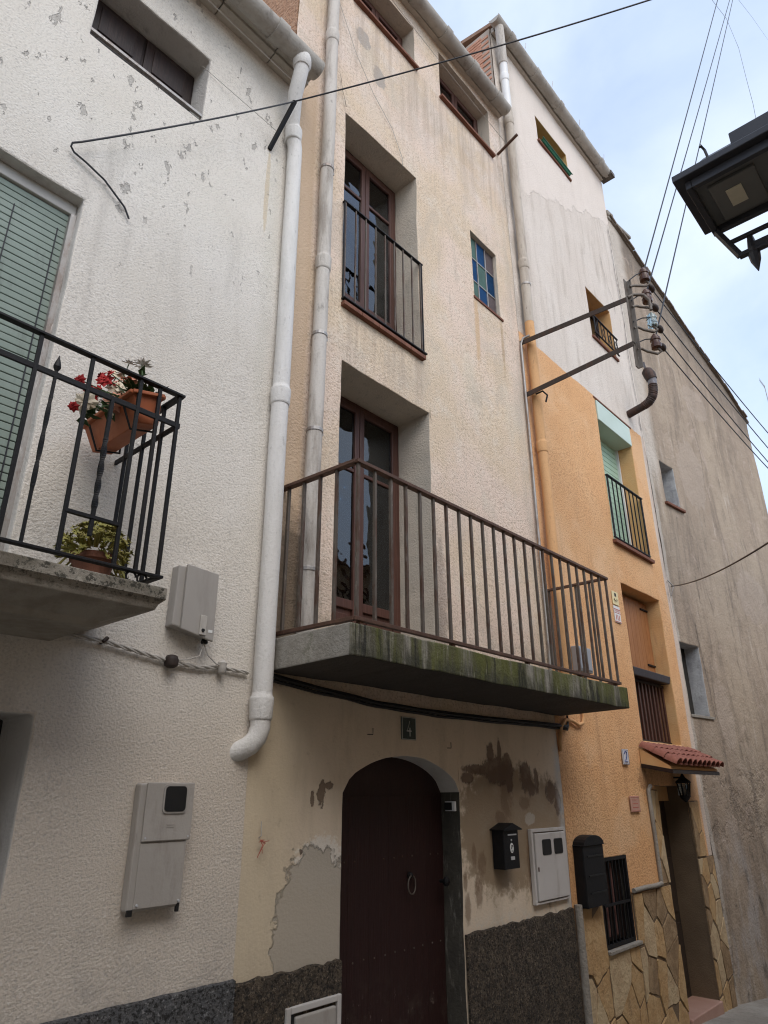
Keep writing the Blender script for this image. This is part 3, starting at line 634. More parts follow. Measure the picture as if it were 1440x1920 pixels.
# attic window: dark wooden shutters set back, bar across
sh = B(.88, 1.68, .20, .215, 5.93, 6.55).build('attic_shutter', M['wood_dk'], wh)
for a, b in ((.90, 1.27), (1.29, 1.66)):
    B(a, b, .185, .20, 5.95, 6.53).build('shutter_leaf', M['wood_dk'], sh, bevel=.004)
    for c, d in ((5.99, 6.20), (6.25, 6.49)): B(a+.06, b-.06, .176, .186, c, d).build('shutter_panel', M['wood_dk'], sh, bevel=.006)
MB().bar((.82, .02, 5.99), (1.70, .02, 5.99), .022).build('safety_bar', M['galv'], wh)
MB().bar((.88, .035, 5.945), (1.67, .035, 5.945), .02, .03).build('dark_sill_bar', M['black'], wh)
# green roller blind
bl = B(-.45, 1.04, .075, .155, 4.625, 4.70).build('roller_blind', M['boxw'], wh, bevel=.006)
sm = MB().box(-.72, .72, -.006, .006, -.019, .019).mesh('slat', M['slat'])
for k in range(50): link('slat', sm, bl, (.295, .10+.0005*(k % 3), 4.60-k*.0425), bevel=.003)
B(-.45, 1.04, .115, .12, 2.5, 4.63).build('blind_backing', M['inside'], bl)
B(1.01, 1.04, .06, .115, 2.50, 4.62).build('guide_rail', M['galv'], bl)
MB().box(.735, .741, .09, .094, 2.5, 4.5).build('blind_tape', M['wire'], bl)
MB().box(.965, .971, .09, .094, 2.5, 4.5).build('blind_tape', M['wire'], bl)
# doorway
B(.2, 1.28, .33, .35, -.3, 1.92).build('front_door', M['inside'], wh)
# balcony of the white house
slab = MB()
prof = [(-.62, 2.41), (-.62, 2.36), (-.60, 2.34), (-.59, 2.315), (-.50, 2.29), (-.44, 2.265), (-.42, 2.24)]
xr = lambda y: 1.50+(-.62-y)*-.9*.0
V_ = []; F_ = []
ring = []
for (y, z) in prof:
    e = .62+y   # how far the moulding steps in
    ring.append([(-1.2, 0.0, z), (-1.2, y, z), (1.49-e, y, z), (1.49-e, 0.0, z)])
for r_ in ring: V_ += r_
for i in range(len(ring)-1):
    for k in range(3): a = i*4+k; F_.append((a, a+1, a+5, a+4))
F_.append((0, 1, 2, 3)); a = (len(ring)-1)*4; F_.append((a, a+1, a+2, a+3))
bs = MB().add(V_, F_).build('balcony_slab', M['slab_w'], wh, bevel=.004)
ra = thing  # alias kept short below
r1 = MB(); yb = -.585
r1.bar((-1.2, yb, 3.36), (1.475, yb, 3.36), .032, .012); r1.bar((1.46, yb, 3.36), (1.46, 0, 3.36), .034, .012)
r1.bar((-1.2, yb, 3.20), (1.47, yb, 3.20), .012, .026); r1.bar((1.46, yb, 3.20), (1.46, 0, 3.20), .012, .026)
r1.bar((-1.2, yb, 2.46), (1.475, yb, 2.46), .030, .012); r1.bar((1.46, yb, 2.46), (1.46, 0, 2.46), .03, .012)
ral = r1.build('balcony_railing', M['black'], wh, bevel=.002)
bars(ral, [-.95, -.5, -.05, .31, .47, .62, .80, 1.02, 1.25, 1.35, 1.455], yb, 2.46, 3.355, .016, M['black'])
me = MB().box(-.008, .008, -.008, .008, 0, .9).mesh('baluster', M['black'])
for y in (-.44, -.27, -.1): link('baluster', me, ral, (1.46, y, 2.46), bevel=.0015)
def twisted(x, z0, z1, tip, t0, t1, w=.0145, turns=1.5):
    mb = MB(); n = 60; V = []; Fq = []
    for i in range(n+1):
        z = z0+(z1-z0)*i/n; t = min(max((z-t0)/(t1-t0), 0), 1); a = t*math.pi*turns; ww = w*(.78 if t in (0, 1) else .95)
        for k in range(4):
            th = a+math.pi/4+k*math.pi/2; V.append((x+ww*.72*math.cos(th), yb+ww*.72*math.sin(th), z))
    for i in range(n):
        for k in range(4): a = i*4+k; b = i*4+(k+1) % 4; Fq.append((a, b, b+4, a+4))
    mb.add(V, Fq)
    if tip: mb.lathe((x, yb, z1), [(.008, 0), (.016, .018), (.013, .035), (.005, .06), (.001, .075)], 8)
    mb.build('twisted_baluster', M['black'], ral)
twisted(.885, 2.46, 3.22, True, 2.70, 3.1); twisted(1.135, 2.56, 3.20, False, 2.68, 3.0, .019, 2)
MB().bar((1.02, yb, 2.64), (1.25, yb, 2.64), .02, .014).build('crosspiece', M['black'], ral)
sc = MB()
for cx in (1.335, 1.385):
    sc.tube([(cx+.022*math.cos(t*.45), yb, 2.435+.022*math.sin(t*.45)) for t in range(13)], .005, 6)
sc.build('scroll', M['black'], ral)

# ---------- cream house, number 4
ch = thing('cream_house', 'tall cream roughcast house with arched maroon door, rusty long balcony and two french windows', 'house', (2.45, 0, 0))
ZC = 10.0; DR = M['rev_cream']
holes = [(3.07, 4.06, 5.20, 7.36, .28, DR), (3.08, 4.15, 2.46, 4.67, .36, DR), (5.0, 5.51, 6.46, 7.36, .07, DR), (3.15, 4.10, 9.05, 9.72, .25, DR), (4.57, 5.62, 9.05, 9.83, .25, DR),
         (3.18, 4.36, -.6, 1.86, .19, M['rev_dark'], 1.60)]
me = wall_mesh(2.45, 5.875, -.6, ZC, holes, M['cream'], amp=.009, arch=(3.18, 4.36, 1.60, 1.83, 1.86, .19, M['rev_white']))
link('front_wall', me, ch, bevel=.014)
shell(ch, 2.45, 5.875, ZC, side=M['rough_side']); roof(ch, 2.46, 5.86, ZC+.03, .10)
ragged(2.45, 3.175, .735, .016, .022).build('plinth', M['dado_c'], ch); ragged(4.365, 5.87, .705, .016, .022).build('plinth', M['dado_c'], ch)
gutter(ch, 2.6, 5.87, -.13, 9.98, .08, M['gutter'], 6)
ev = MB(); ev.box(2.5, 5.87, -.06, .0, 9.93, 10.0); ev.build('eaves_board', M['cornice'], ch)
for x in [2.62+i*.24 for i in range(14)]: MB().lathe((x, -.085, 10.045), [(.075, 0), (.075, .1)], 12, ax=(0, 1, .25)).build('eave_tile', M['roof'], ch)
downpipe(ch, [(2.83, -.10, 9.9), (2.81, -.07, 9.6), (2.80, -.07, 8.0), (2.79, -.07, 5.3), (2.76, -.07, 2.87), (2.76, -.07, 2.45)], .054, M['pipe_c'], (7.98, 5.36), clips=(6.36, 4.7, 3.9, 2.9))
casement(ch, 3.07, 4.05, 5.2, 7.34, .27, M['wood'], 2, transom=6.86, panel=.36, split=3.60, curtain=((3.12, 3.42, 5.65, 6.9), (3.66, 3.78, 5.65, 6.9)))
casement(ch, 3.09, 4.15, 2.46, 4.66, .35, M['wood'], 2, transom=4.02, panel=.40, split=3.64, curtain=((3.12, 3.5, 3.05, 3.75), (3.7, 3.9, 3.05, 3.8)))
for (a, b, zt_) in ((3.15, 4.10, 9.70), (4.57, 5.62, 9.81)):
    casement(ch, a, b, 9.05, zt_, .17, M['wood'], 2, name='attic_window')
    q = MB(); n = 5
    for i in range(n): q.box(a-.03+(b-a+.06)*i/n+.002, a-.03+(b-a+.06)*(i+1)/n-.002, -.045, .17, 9.02, 9.055)
    q.build('window_sill', M['tile_sill'], ch, bevel=.003)
q = MB()
for i in range(5): q.box(3.05+1.03*i/5+.002, 3.05+1.03*(i+1)/5-.002, -.05, .26, 5.165, 5.203)
q.build('window_sill', M['tile_sill'], ch, bevel=.003)
# coloured-glass window
sw = thing
lw = MB(); xs3 = [5.0, 5.17, 5.34, 5.51]; zs3 = [6.46, 6.75, 7.06, 7.36]
for x in xs3: lw.box(x-.007, x+.007, .04, .065, 6.46, 7.36)
for z in zs3: lw.box(5.0, 5.51, .042, .063, z-.007, z+.007)
lw = lw.build('coloured_glass_window', M['galv'], ch)
cols = [['p_green', 'p_blue', 'p_tan'], ['p_blue', 'p_green', 'p_navy'], ['p_green', 'p_blue', 'p_tan']]
for r in range(3):
    for c in range(3): B(xs3[c]+.007, xs3[c+1]-.007, .05, .056, zs3[2-r]+.007, zs3[3-r]-.007).build('pane', M[cols[r][c]], lw)
MB().box(4.98, 5.54, -.02, .05, 6.43, 6.455).build('window_sill', M['tile_sill'], ch)
# french balcony railing on the upper window
jr = MB(); jr.bar((3.05, -.012, 6.26), (4.10, -.012, 6.26), .032, .012); jr.bar((3.05, -.03, 5.235), (4.10, -.03, 5.235), .04, .014); jr.bar((3.06, -.018, 5.235), (3.06, -.018, 6.26), .012); jr.bar((4.085, -.018, 5.235), (4.085, -.018, 6.26), .012)
jr = jr.build('window_railing', M['black'], ch, bevel=.002); bars(jr, [3.075+i*.1235 for i in range(9)], -.016, 5.24, 6.26, .012, M['rust'])
# main balcony
X0, X1, YB = 2.55, 6.00, -.67
sl = MB(); n = 40; V_ = []; F_ = []
for i in range(n+1):
    x = X0+(X1-X0)*i/n
    for (y, z) in ((0, 2.44), (YB, 2.44), (YB, 2.265), (0, 2.25)):
        V_.append((x+(0 if 0 < i < n else .01*nz(z, y, 3)), y+(nz(x*6, z*3, 1, 1)*.007 if y else 0), z+nz(x*5, y*3+z, 1, 7)*.008))
for i in range(n):
    for k in range(4): a = i*4+k; b = i*4+(k+1) % 4; F_.append((a, b, b+4, a+4))
F_ += [(3, 2, 1, 0), tuple(n*4+k for k in range(4))]
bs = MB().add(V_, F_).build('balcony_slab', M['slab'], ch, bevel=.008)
rl = MB(); ZT, ZB = 3.42, 2.475
rl.bar((2.60, -.64, ZT), (5.915, -.64, ZT), .045, .022); rl.bar((2.61, -.64, ZT), (2.58, 0, ZT), .045, .022); rl.bar((5.895, -.64, ZT), (5.895, 0, ZT), .04, .02)
rl.bar((2.60, -.64, ZB), (5.93, -.64, ZB), .03, .022); rl.bar((2.61, -.64, ZB), (2.585, 0, ZB), .03, .022); rl.bar((5.895, -.64, ZB), (5.895, 0, ZB), .03, .022)
for x in (2.66, 3.5, 4.4, 5.2, 5.85): rl.bar((x, -.63, 2.43), (x, -.63, 2.475), .03, .03)
rl = rl.build('balcony_railing', M['rust_red'], ch, bevel=.002)
bars(rl, [2.625+i*.1423 for i in range(24)], -.64, ZB, ZT-.01, .019, M['rust'])
me = MB().box(-.0095, .0095, -.0095, .0095, 0, ZT-ZB-.01).mesh('baluster', M['rust'])
for y in (-.06, -.20, -.34, -.48):
    link('baluster', me, rl, (2.585-y*.04, y, ZB), bevel=.0015); link('baluster', me, rl, (5.895, y, ZB), bevel=.0015)
# arched street door
dz = MB(); N_ = 20; poly = [(3.17, -.6), (4.37, -.6), (4.37, 1.60)]
for i in range(1, N_): t = 1-i/N_; poly.append((3.18+1.18*t, 1.60+.235*(1-(2*t-1)**2)**.62))
poly.append((3.17, 1.60)); dz.prism(poly, .165, .20); dr = dz.build('street_door', M['door4'], ch)
for i in range(6): B(3.20+i*.19+.0006, 3.20+(i+1)*.19-.0006, .156, .166, -.5, 1.58).build('door_board', M['door4'], dr, bevel=.0012)
riv = MB()
for z in (1.20, .66, .12):
    for i in range(12):
        if random.random() < .8: riv.lathe((3.25+i*.095+random.uniform(-.01, .01), .156, z+random.uniform(-.004, .004)), [(.006, 0), (.004, .004)], 8, ax=(0, -1, 0))
riv.build('door_rivets', M['rust'], dr, kind='stuff')
MB().tube([(3.97+.045*math.cos(t*math.pi/12), .135-.012*math.sin(t*math.pi/24), 1.03+.055*math.sin(t*math.pi/12)) for t in range(25)], .0045, 8).build('ring_knocker', M['gpost'], dr, smooth=True)
MB().lathe((3.97, .15, 1.085), [(.022, 0), (.018, .02), (.006, .03)], 12, ax=(0, -1, 0)).build('knocker_boss', M['black'], dr)
MB().lathe((4.27, .12, 1.03), [(.012, 0), (.012, .04), (.03, .045), (.03, .06), (.01, .07)], 12, ax=(0, -1, 0)).build('door_knob', M['black'], dr)
# plaster hooks
for (x, z) in ((3.38, 1.95), (4.22, 1.90)):
    MB().tube([(x, .005, z), (x+.045, -.02, z), (x+.045, -.02, z+.04)], .003, 6).build('wall_hook', M['black'], ch)

# ---------- orange house, number 2
oh = thing('orange_house', 'tall house rendered orange below and pale above, with green blind and stone clad base', 'house', (5.9, 0, 0))
ZO = 11.78; OR = M['rev_orange']; YE = M['rev_yellow']
holes = [(7.03, 7.98, 10.58, 11.12, .24, YE), (8.02, 8.82, 7.62, 8.50, .24, OR), (7.79, 8.86, 4.46, 6.47, .27, OR), (7.82, 8.97, 2.12, 3.93, .28, OR),
         (6.42, 7.03, .33, 1.04, .10, M['rev_dark']), (7.97, 8.87, -.46, 1.66, .32, M['joint'])]
me = wall_mesh(5.88, 9.42, -.8, ZO, holes, M['orange'], amp=.008); link('front_wall', me, oh, bevel=.012)
shell(oh, 5.88, 9.40, ZO, side=M['mortar']); roof(oh, 5.87, 9.42, ZO+.03, .05, rise=.22)
# brick flank above the neighbour's roof
bm_ = MB().box(-.012, 0, -.118, .118, -.022, .022).mesh('brick', M['brick'])
for r in range(30):
    for c in range(6):
        y = .16+c*.245+(r % 2)*.12
        link('brick', bm_, oh, (5.884+random.uniform(-.002, .002), y, 10.15+r*.054), rot=(random.uniform(-.01, .01), 0, 0))
gutter(oh, 5.80, 9.40, -.12, 11.80, .085, M['gutter'], 5); B(5.9, 9.38, -.045, 0, 11.70, 11.79).build('eaves_board', M['cornice'], oh)
for x in (6.5, 7.3, 8.2, 9.1): MB().tube([(x, -.21, 11.82), (x, -.225, 11.88), (x+.015, -.225, 11.95)], .004, 5).build('gutter_hook', M['galv'], oh)
B(9.36, 9.50, -.22, .0, 11.72, 11.80).build('verge_stone', M['gpost'], oh)
po = downpipe(oh, [(5.93, -.12, 11.73), (5.97, -.10, 11.4), (6.02, -.075, 11.1)], .062, M['pipe_c'], (), 'downpipe')
downpipe(oh, [(6.02, -.075, 11.1), (6.03, -.075, 10.2)], .055, M['pvc'], (10.8,), 'downpipe')
downpipe(oh, [(6.03, -.075, 10.2), (6.02, -.08, 7.6), (6.01, -.08, 6.65)], .056, M['pipe_s'], (9.95, 7.5), clips=(7.2,))
downpipe(oh, [(6.01, -.08, 6.65), (6.02, -.08, 5.1), (6.05, -.08, 2.4), (6.05, -.08, 2.3)], .054, M['pipe_o'], (5.02,))
# top window with nothing but shade behind, then its sill
casement(oh, 7.05, 7.96, 10.6, 11.1, .19, M['wood'], 2, name='attic_window'); B(7.0, 8.01, -.03, .2, 10.55, 10.585).build('window_sill', M['tile_sill'], oh)
casement(oh, 8.03, 8.81, 7.63, 8.48, .2, M['wood_dk'], 2, name='upper_window'); B(8.0, 8.84, -.03, .2, 7.585, 7.62).build('window_sill', M['tile_sill'], oh)
k = MB(); k.bar((8.03, -.05, 7.66), (8.03, -.05, 7.95), .012); k.bar((8.02, -.05, 7.95), (8.82, -.05, 7.95), .025, .012); k.bar((8.02, -.05, 7.66), (8.82, -.05, 7.66), .02, .01); k = k.build('window_railing', M['black'], oh)
bars(k, [8.04+i*.107 for i in range(8)], -.05, 7.66, 7.95, .011, M['black'])
for i in range(4): MB().tube([(8.12+i*.2+.03*math.cos(t*.6), -.052, 7.8+.07*math.sin(t*.6)) for t in range(11)], .005, 5).build('scroll', M['black'], k)
# green blind
gb = B(7.80, 8.85, -.015, .26, 6.16, 6.455).build('roller_blind', M['box_g'], oh, bevel=.006)
q = MB()
for i in range(44): q.box(7.81, 8.83, .235-.003*(i % 2), .25, 6.16-(i+1)*.0385+.004, 6.16-i*.0385)
q.build('blind_slats', M['slat_g'], gb, kind='stuff'); B(8.825, 8.85, .20, .26, 4.46, 6.16).build('guide_rail', M['pvc'], gb)
B(7.74, 8.92, -.012, .0, 6.475, 6.495).build('lintel_edge', M['tile_sill'], oh)
k = MB(); k.bar((7.77, -.02, 5.34), (8.86, -.02, 5.34), .035, .014); k.bar((7.77, -.02, 4.50), (8.86, -.02, 4.50), .025, .012); k.bar((7.78, -.02, 4.5), (7.78, -.02, 5.34), .012); k.bar((8.85, -.02, 4.5), (8.85, -.02, 5.34), .012); k = k.build('window_railing', M['black'], oh)
bars(k, [7.80+i*.128 for i in range(9)], -.02, 4.5, 5.34, .014, M['black']); B(7.74, 8.92, -.05, .2, 4.42, 4.46).build('window_sill', M['tile_sill'], oh)
# shuttered window over the canopy
for a, b in ((7.83, 8.02), (8.03, 8.95)):
    sh = B(a, b, .18, .21, 2.98, 3.90).build('wooden_shutter', M['wood_or'], oh, bevel=.004)
    for j in range(max(1, int((b-a)/.11))):
        B(a+j*(b-a)/max(1, int((b-a)/.11))+.002, a+(j+1)*(b-a)/max(1, int((b-a)/.11))-.002, .172, .18, 2.985, 3.895).build('shutter_board', M['wood_or'], sh, bevel=.002)
for z in (3.08, 3.80): MB().bar((8.72, .165, z), (8.94, .165, z), .018, .02).build('shutter_hinge', M['black'], oh)
MB().prism([(7.83, 2.84), (8.90, 2.84), (8.96, 2.94), (7.83, 2.94)], .0, .26).build('shutter_ledge', M['wood_dk'], oh, bevel=.01)
k = MB(); k.bar((7.83, .12, 2.14), (8.95, .12, 2.14), .03); k.bar((7.83, .12, 2.82), (8.95, .12, 2.82), .03); k = k.build('window_grille', M['wood_dk'], oh)
bars(k, [7.87+i*.105 for i in range(11)], .12, 2.14, 2.82, .042, M['wood'], h=.02); B(7.82, 8.97, .235, .25, 2.13, 2.98).build('window_leaf', M['wood_dk'], oh)
# low barred window
k = MB(); k.box(6.42, 6.45, .0, .03, .33, 1.04); k.box(7.0, 7.03, .0, .03, .33, 1.04); k.box(6.45, 7.0, .0, .03, 1.01, 1.04); k.box(6.45, 7.0, .0, .03, .33, .36); k.bar((6.45, .0, .66), (7.0, .0, .66), .02, .02)
k = k.build('window_grille', M['black'], oh); bars(k, [6.50+i*.075 for i in range(7)], .012, .34, 1.03, .013, M['black'])
B(6.45, 7.0, .08, .09, .36, 1.01).build('window_leaf', M['wood_dk'], oh); B(6.62, 6.68, .06, .075, .4, .98).build('curtain', M['dullred'], oh); B(6.78, 6.83, .06, .075, .4, .98).build('curtain', M['dullred'], oh)
B(6.40, 7.06, -.05, .0, .30, .33).build('window_sill', M['cement'], oh, bevel=.006)
# street door
d2 = B(7.97, 8.87, .28, .31, -.46, 1.50).build('street_door', M['door2'], oh)
for a, b, c, d in ((8.03, 8.80, -.35, .25), (8.03, 8.80, .35, .9), (8.03, 8.80, 1.0, 1.4)): B(a, b, .262, .28, c, d).build('door_panel', M['door2'], d2, bevel=.012)
B(7.97, 8.87, .22, .30, 1.50, 1.66).build('door_lintel', M['rev_orange'], oh)
st = MB(); st.box(7.975, 8.865, -.045, .278, -.85, -.455); st.build('door_step', M['step'], oh, bevel=.01)

# flagstone cladding: one object per stone
def clip(poly, p, q):
    mx_, mz_ = (p[0]+q[0])/2, (p[1]+q[1])/2; nx_, nz_ = q[0]-p[0], q[1]-p[1]; o = []
    for i in range(len(poly)):
        a, b = poly[i], poly[(i+1) % len(poly)]; da = (a[0]-mx_)*nx_+(a[1]-mz_)*nz_; db = (b[0]-mx_)*nx_+(b[1]-mz_)*nz_
        if da <= 0: o.append(a)
        if da*db < 0: t = da/(da-db); o.append((a[0]+(b[0]-a[0])*t, a[1]+(b[1]-a[1])*t))
    return o
def stones(region, n, seed, stretch=1.35, mats=('stone', 'stone', 'stone2', 'stone3')):
    """region: (x0, x1, z0, z1)"""
    rnd = random.Random(seed); x0, x1, z0, z1 = region; pts = []
    tries = 0
    while len(pts) < n and tries < 4000:
        tries += 1; p = (rnd.uniform(x0, x1), rnd.uniform(z0, z1)); md = math.sqrt((x1-x0)*(z1-z0)/n)*.72
        if all(math.hypot((p[0]-q[0]), (p[1]-q[1])/stretch) > md/math.sqrt(stretch) for q in pts): pts.append(p)
    for p in pts:
        poly = [(x0, z0), (x1, z0), (x1, z1), (x0, z1)]
        for q in pts:
            if q is not p:
                # stretch space vertically so the stones stand tall
                P_ = [(a, b/stretch) for a, b in poly]; P_ = clip(P_, (p[0], p[1]/stretch), (q[0], q[1]/stretch)); poly = [(a, b*stretch) for a, b in P_]
                if len(poly) < 3: break
        if len(poly) < 3: continue
        cx, cz = sum(a for a, b in poly)/len(poly), sum(b for a, b in poly)/len(poly); g_ = .0065+rnd.random()*.006
        sh_ = []
        for a, b in poly:
            d = math.hypot(a-cx, b-cz) or 1; sh_.append((a-(a-cx)/d*g_*1.4, b-(b-cz)/d*g_*1.4))
        # break up long edges
        jp = []
        for i in range(len(sh_)):
            a, b = sh_[i], sh_[(i+1) % len(sh_)]; L = math.hypot(b[0]-a[0], b[1]-a[1]); m_ = max(1, int(L/.06))
            for k in range(m_):
                t = k/m_; j = .006 if k else 0; jp.append((a[0]+(b[0]-a[0])*t+rnd.uniform(-j, j), a[1]+(b[1]-a[1])*t+rnd.uniform(-j, j)))
        ar = sum(jp[i-1][0]*jp[i][1]-jp[i][0]*jp[i-1][1] for i in range(len(jp)))/2
        if abs(ar) < .0008: continue
        if ar < 0: jp.reverse()
        th = rnd.uniform(.017, .027); tilt = (rnd.uniform(-.04, .04), rnd.uniform(-.03, .03)); n_ = len(jp)
        v = [(a, -th+(a-cx)*tilt[0]+(b-cz)*tilt[1], b) for a, b in jp]+[(a, -.011, b) for a, b in jp]
        f = [tuple(range(n_)), tuple(range(2*n_-1, n_-1, -1))]+[(i, i+n_, (i+1) % n_+n_, (i+1) % n_) for i in range(n_)]
        MB().add(v, f).build('cladding_stone', M[rnd.choice(mats)], oh, bevel=.0025)
bk = MB()
regs = [((5.95, 6.40, -.9, .70), 10, 1), ((6.405, 7.04, -.9, .30), 11, 2), ((7.045, 7.972, -.9, .715), 22, 3), ((7.75, 7.972, .72, 1.62), 5, 4), ((8.868, 9.16, .9, 1.5), 3, 5), ((8.868, 9.38, -.95, .9), 20, 6)]
for (x0, x1, z0, z1), n, s_ in regs:
    bk.box(x0-.004, x1+.004, -.012, .0, z0, z1); stones((x0, x1, z0, z1), n, s_)
bk.build('stone_bedding', M['joint'], oh)
for cpts, cr in (([(7.04, -.03, .735), (7.3, -.035, .74), (7.55, -.035, .735), (7.72, -.03, .74)], .022), ([(5.93, -.03, .73), (5.92, -.03, .0), (5.92, -.03, -.6)], .035), ([(7.735, -.02, .74), (7.74, -.02, 1.2), (7.735, -.02, 1.62), (7.80, -.02, 1.66)], .022)):
    MB().tube(cpts, cr, 8).build('cement_edging', M['cement'], oh, smooth=True)

# canopy with terracotta tiles
CX0, CX1 = 7.68, 9.14
cn = MB(); cn.add([(x, y, z) for x in (CX0, CX1) for (y, z) in ((0, 1.84), (-.33, 1.775), (-.33, 1.815), (0, 1.88))], [(0, 1, 2, 3), (7, 6, 5, 4), (0, 4, 5, 1), (1, 5, 6, 2), (2, 6, 7, 3), (3, 7, 4, 0)])
cn = cn.build('door_canopy', M['wood_dk'], oh, bevel=.003)
MB().add([(x, y, z) for x in (CX0+.004, CX1-.004) for (y, z) in ((0, 1.882), (-.31, 1.82), (-.31, 1.845), (0, 2.04))], [(0, 1, 2, 3), (7, 6, 5, 4), (0, 4, 5, 1), (1, 5, 6, 2), (2, 6, 7, 3), (3, 7, 4, 0)]).build('canopy_fill', M['rev_orange'], cn)
def tile_mesh():
    mb = MB(); n = 8; L = .155
    V = []
    for (yy, rr) in ((0, .070), (-L, .078)):
        for r_ in (rr, rr-.010):
            for k in range(n+1):
                th = math.pi*k/n; V.append((r_*math.cos(th), yy, r_*math.sin(th)*.85))
    m_ = n+1; Fq = []
    for k in range(n): Fq += [(k, k+1, k+1+2*m_, k+2*m_), (k+m_, k+3*m_, k+1+3*m_, k+1+m_), (k, k+m_, k+1+m_, k+1), (k+2*m_, k+1+2*m_, k+1+3*m_, k+3*m_)]
    Fq += [(0, 2*m_, 3*m_, m_), (n, n+m_, n+3*m_, n+2*m_)]
    return mb.add(V, Fq).mesh('roof_tile', M['tile'], True)
tm = tile_mesh(); tp = MB().box(-.035, .035, -.155, 0, -.006, .006).mesh('pan_tile', M['tile'])
ang = math.atan2(.20, .36)
for r in range(3):
    for c in range(10):
        x = CX0+.06+c*.148; y = -.005-r*.118; z = 2.035-r*.062+.022
        link('roof_tile', tm, cn, (x+random.uniform(-.004, .004), y, z+random.uniform(-.003, .003)), rot=(ang*.85, 0, random.uniform(-.02, .02)), smooth=True)
        if c < 9: link('pan_tile', tp, cn, (x+.074, y, z-.002), rot=(ang*.85, 0, 0))

# ---------- grey house, its wall turned a little towards the street
GA = math.radians(6); GX = 9.41
gh = thing('grey_house', 'weathered grey brown rendered house at the right with sloping gable top and two small openings', 'house', (GX, 0, 0))
def gt(v): return (GX+v[0]*math.cos(GA)+v[1]*math.sin(GA), -v[0]*math.sin(GA)+v[1]*math.cos(GA), v[2])
def gtop(s): return 10.92-.49*s+.03*nz(s*4, 1)
me = wall_mesh(0, 4.72, -1.2, 10.95, [(.40, .84, 5.58, 6.28, .30, M['rev_lime']), (.06, .62, 2.52, 3.46, .24, M['rev_lime'])], M['grey'], amp=.014, top=gtop, tf=gt)
link('front_wall', me, gh, bevel=.012)
def gbox(mb, s0, s1, y0, y1, z0, z1):
    q = MB().box(s0, s1, y0, y1, z0, z1); mb.add([gt(v) for v in q.v], q.f); return mb
gs = MB(); q = MB(); q.add([(4.70, 0.02, -1.2), (4.70, 6, -1.2), (4.70, 6, 8.6), (4.70, .02, 8.6)], [(0, 1, 2, 3)]); q.add([(.05, 6, -1.2), (4.7, 6, -1.2), (4.7, 6, 8.6), (.05, 6, 10.9)], [(0, 1, 2, 3)])
gs.add([gt(v) for v in q.v], q.f); gs.build('side_wall', M['grey'], gh)
gs = MB(); q = MB(); q.add([(0, -.03, 10.95), (4.78, -.03, 8.62), (4.78, 6, 8.62), (0, 6, 10.95), (0, -.03, 10.9), (4.78, -.03, 8.57), (4.78, 6, 8.57), (0, 6, 10.9)], [(0, 1, 2, 3), (7, 6, 5, 4), (0, 4, 5, 1), (1, 5, 6, 2), (2, 6, 7, 3), (3, 7, 4, 0)])
gs.add([gt(v) for v in q.v], q.f); gs.build('roof', M['verge'], gh)
rnd = random.Random(3)
for i in range(26):
    s_ = .12+i*.178; z = gtop(s_)
    q = MB().box(-.095, .095, -.05-rnd.random()*.02, .12, 0, .022+rnd.random()*.03)
    a_ = -math.atan(.49)+rnd.uniform(-.06, .06)
    v = [gt((s_+x*math.cos(a_)-zz*math.sin(a_), y, z+x*math.sin(a_)+zz*math.cos(a_)+rnd.uniform(-.003, .003))) for x, y, zz in q.v]
    MB().add(v, q.f).build('verge_tile', M['verge'], gh)
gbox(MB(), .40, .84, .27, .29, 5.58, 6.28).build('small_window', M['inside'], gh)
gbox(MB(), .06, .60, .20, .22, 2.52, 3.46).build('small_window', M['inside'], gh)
w = gbox(gbox(MB(), .24, .30, .15, .2, 2.53, 3.44), .06, .09, .15, .2, 2.53, 3.44).build('window_frame', M['wood'], gh)
gbox(MB(), .09, .24, .17, .176, 2.55, 3.42).build('pane', M['glass'], gh)
gbox(MB(), .34, .92, -.045, .2, 5.545, 5.585).build('window_sill', M['tile_sill'], gh, bevel=.004)
gbox(MB(), .04, .70, -.02, .1, 2.49, 2.525).build('window_sill', M['cement'], gh, bevel=.004)
gbox(gbox(MB(), .2, .84, .0, .12, 10.93, 11.0), 0, .2, -.03, .2, 10.85, 11.05).build('parapet_stub', M['cement'], gh, bevel=.02)

# cracks: thin dark strips on the render, painting the shade inside each split
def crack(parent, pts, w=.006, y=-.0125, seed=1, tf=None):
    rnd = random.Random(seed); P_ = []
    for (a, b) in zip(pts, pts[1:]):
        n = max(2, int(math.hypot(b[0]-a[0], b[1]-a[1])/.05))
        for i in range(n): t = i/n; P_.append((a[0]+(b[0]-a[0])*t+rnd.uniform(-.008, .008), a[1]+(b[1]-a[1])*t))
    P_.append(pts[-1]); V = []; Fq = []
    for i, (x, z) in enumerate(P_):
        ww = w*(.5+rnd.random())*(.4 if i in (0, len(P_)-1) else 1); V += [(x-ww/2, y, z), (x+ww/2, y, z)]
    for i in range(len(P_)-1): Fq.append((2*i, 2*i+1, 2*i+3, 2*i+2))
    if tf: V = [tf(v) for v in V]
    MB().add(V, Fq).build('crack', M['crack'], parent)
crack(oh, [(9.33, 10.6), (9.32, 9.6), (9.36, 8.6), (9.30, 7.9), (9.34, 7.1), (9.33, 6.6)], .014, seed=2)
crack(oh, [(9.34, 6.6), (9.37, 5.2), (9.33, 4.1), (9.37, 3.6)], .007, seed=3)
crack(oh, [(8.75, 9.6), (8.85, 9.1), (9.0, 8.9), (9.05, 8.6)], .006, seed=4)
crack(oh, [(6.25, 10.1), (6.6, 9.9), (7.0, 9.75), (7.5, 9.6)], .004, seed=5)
crack(ch, [(2.96, 7.75), (3.05, 7.40), (3.5, 7.37), (4.0, 7.38)], .007, seed=6)
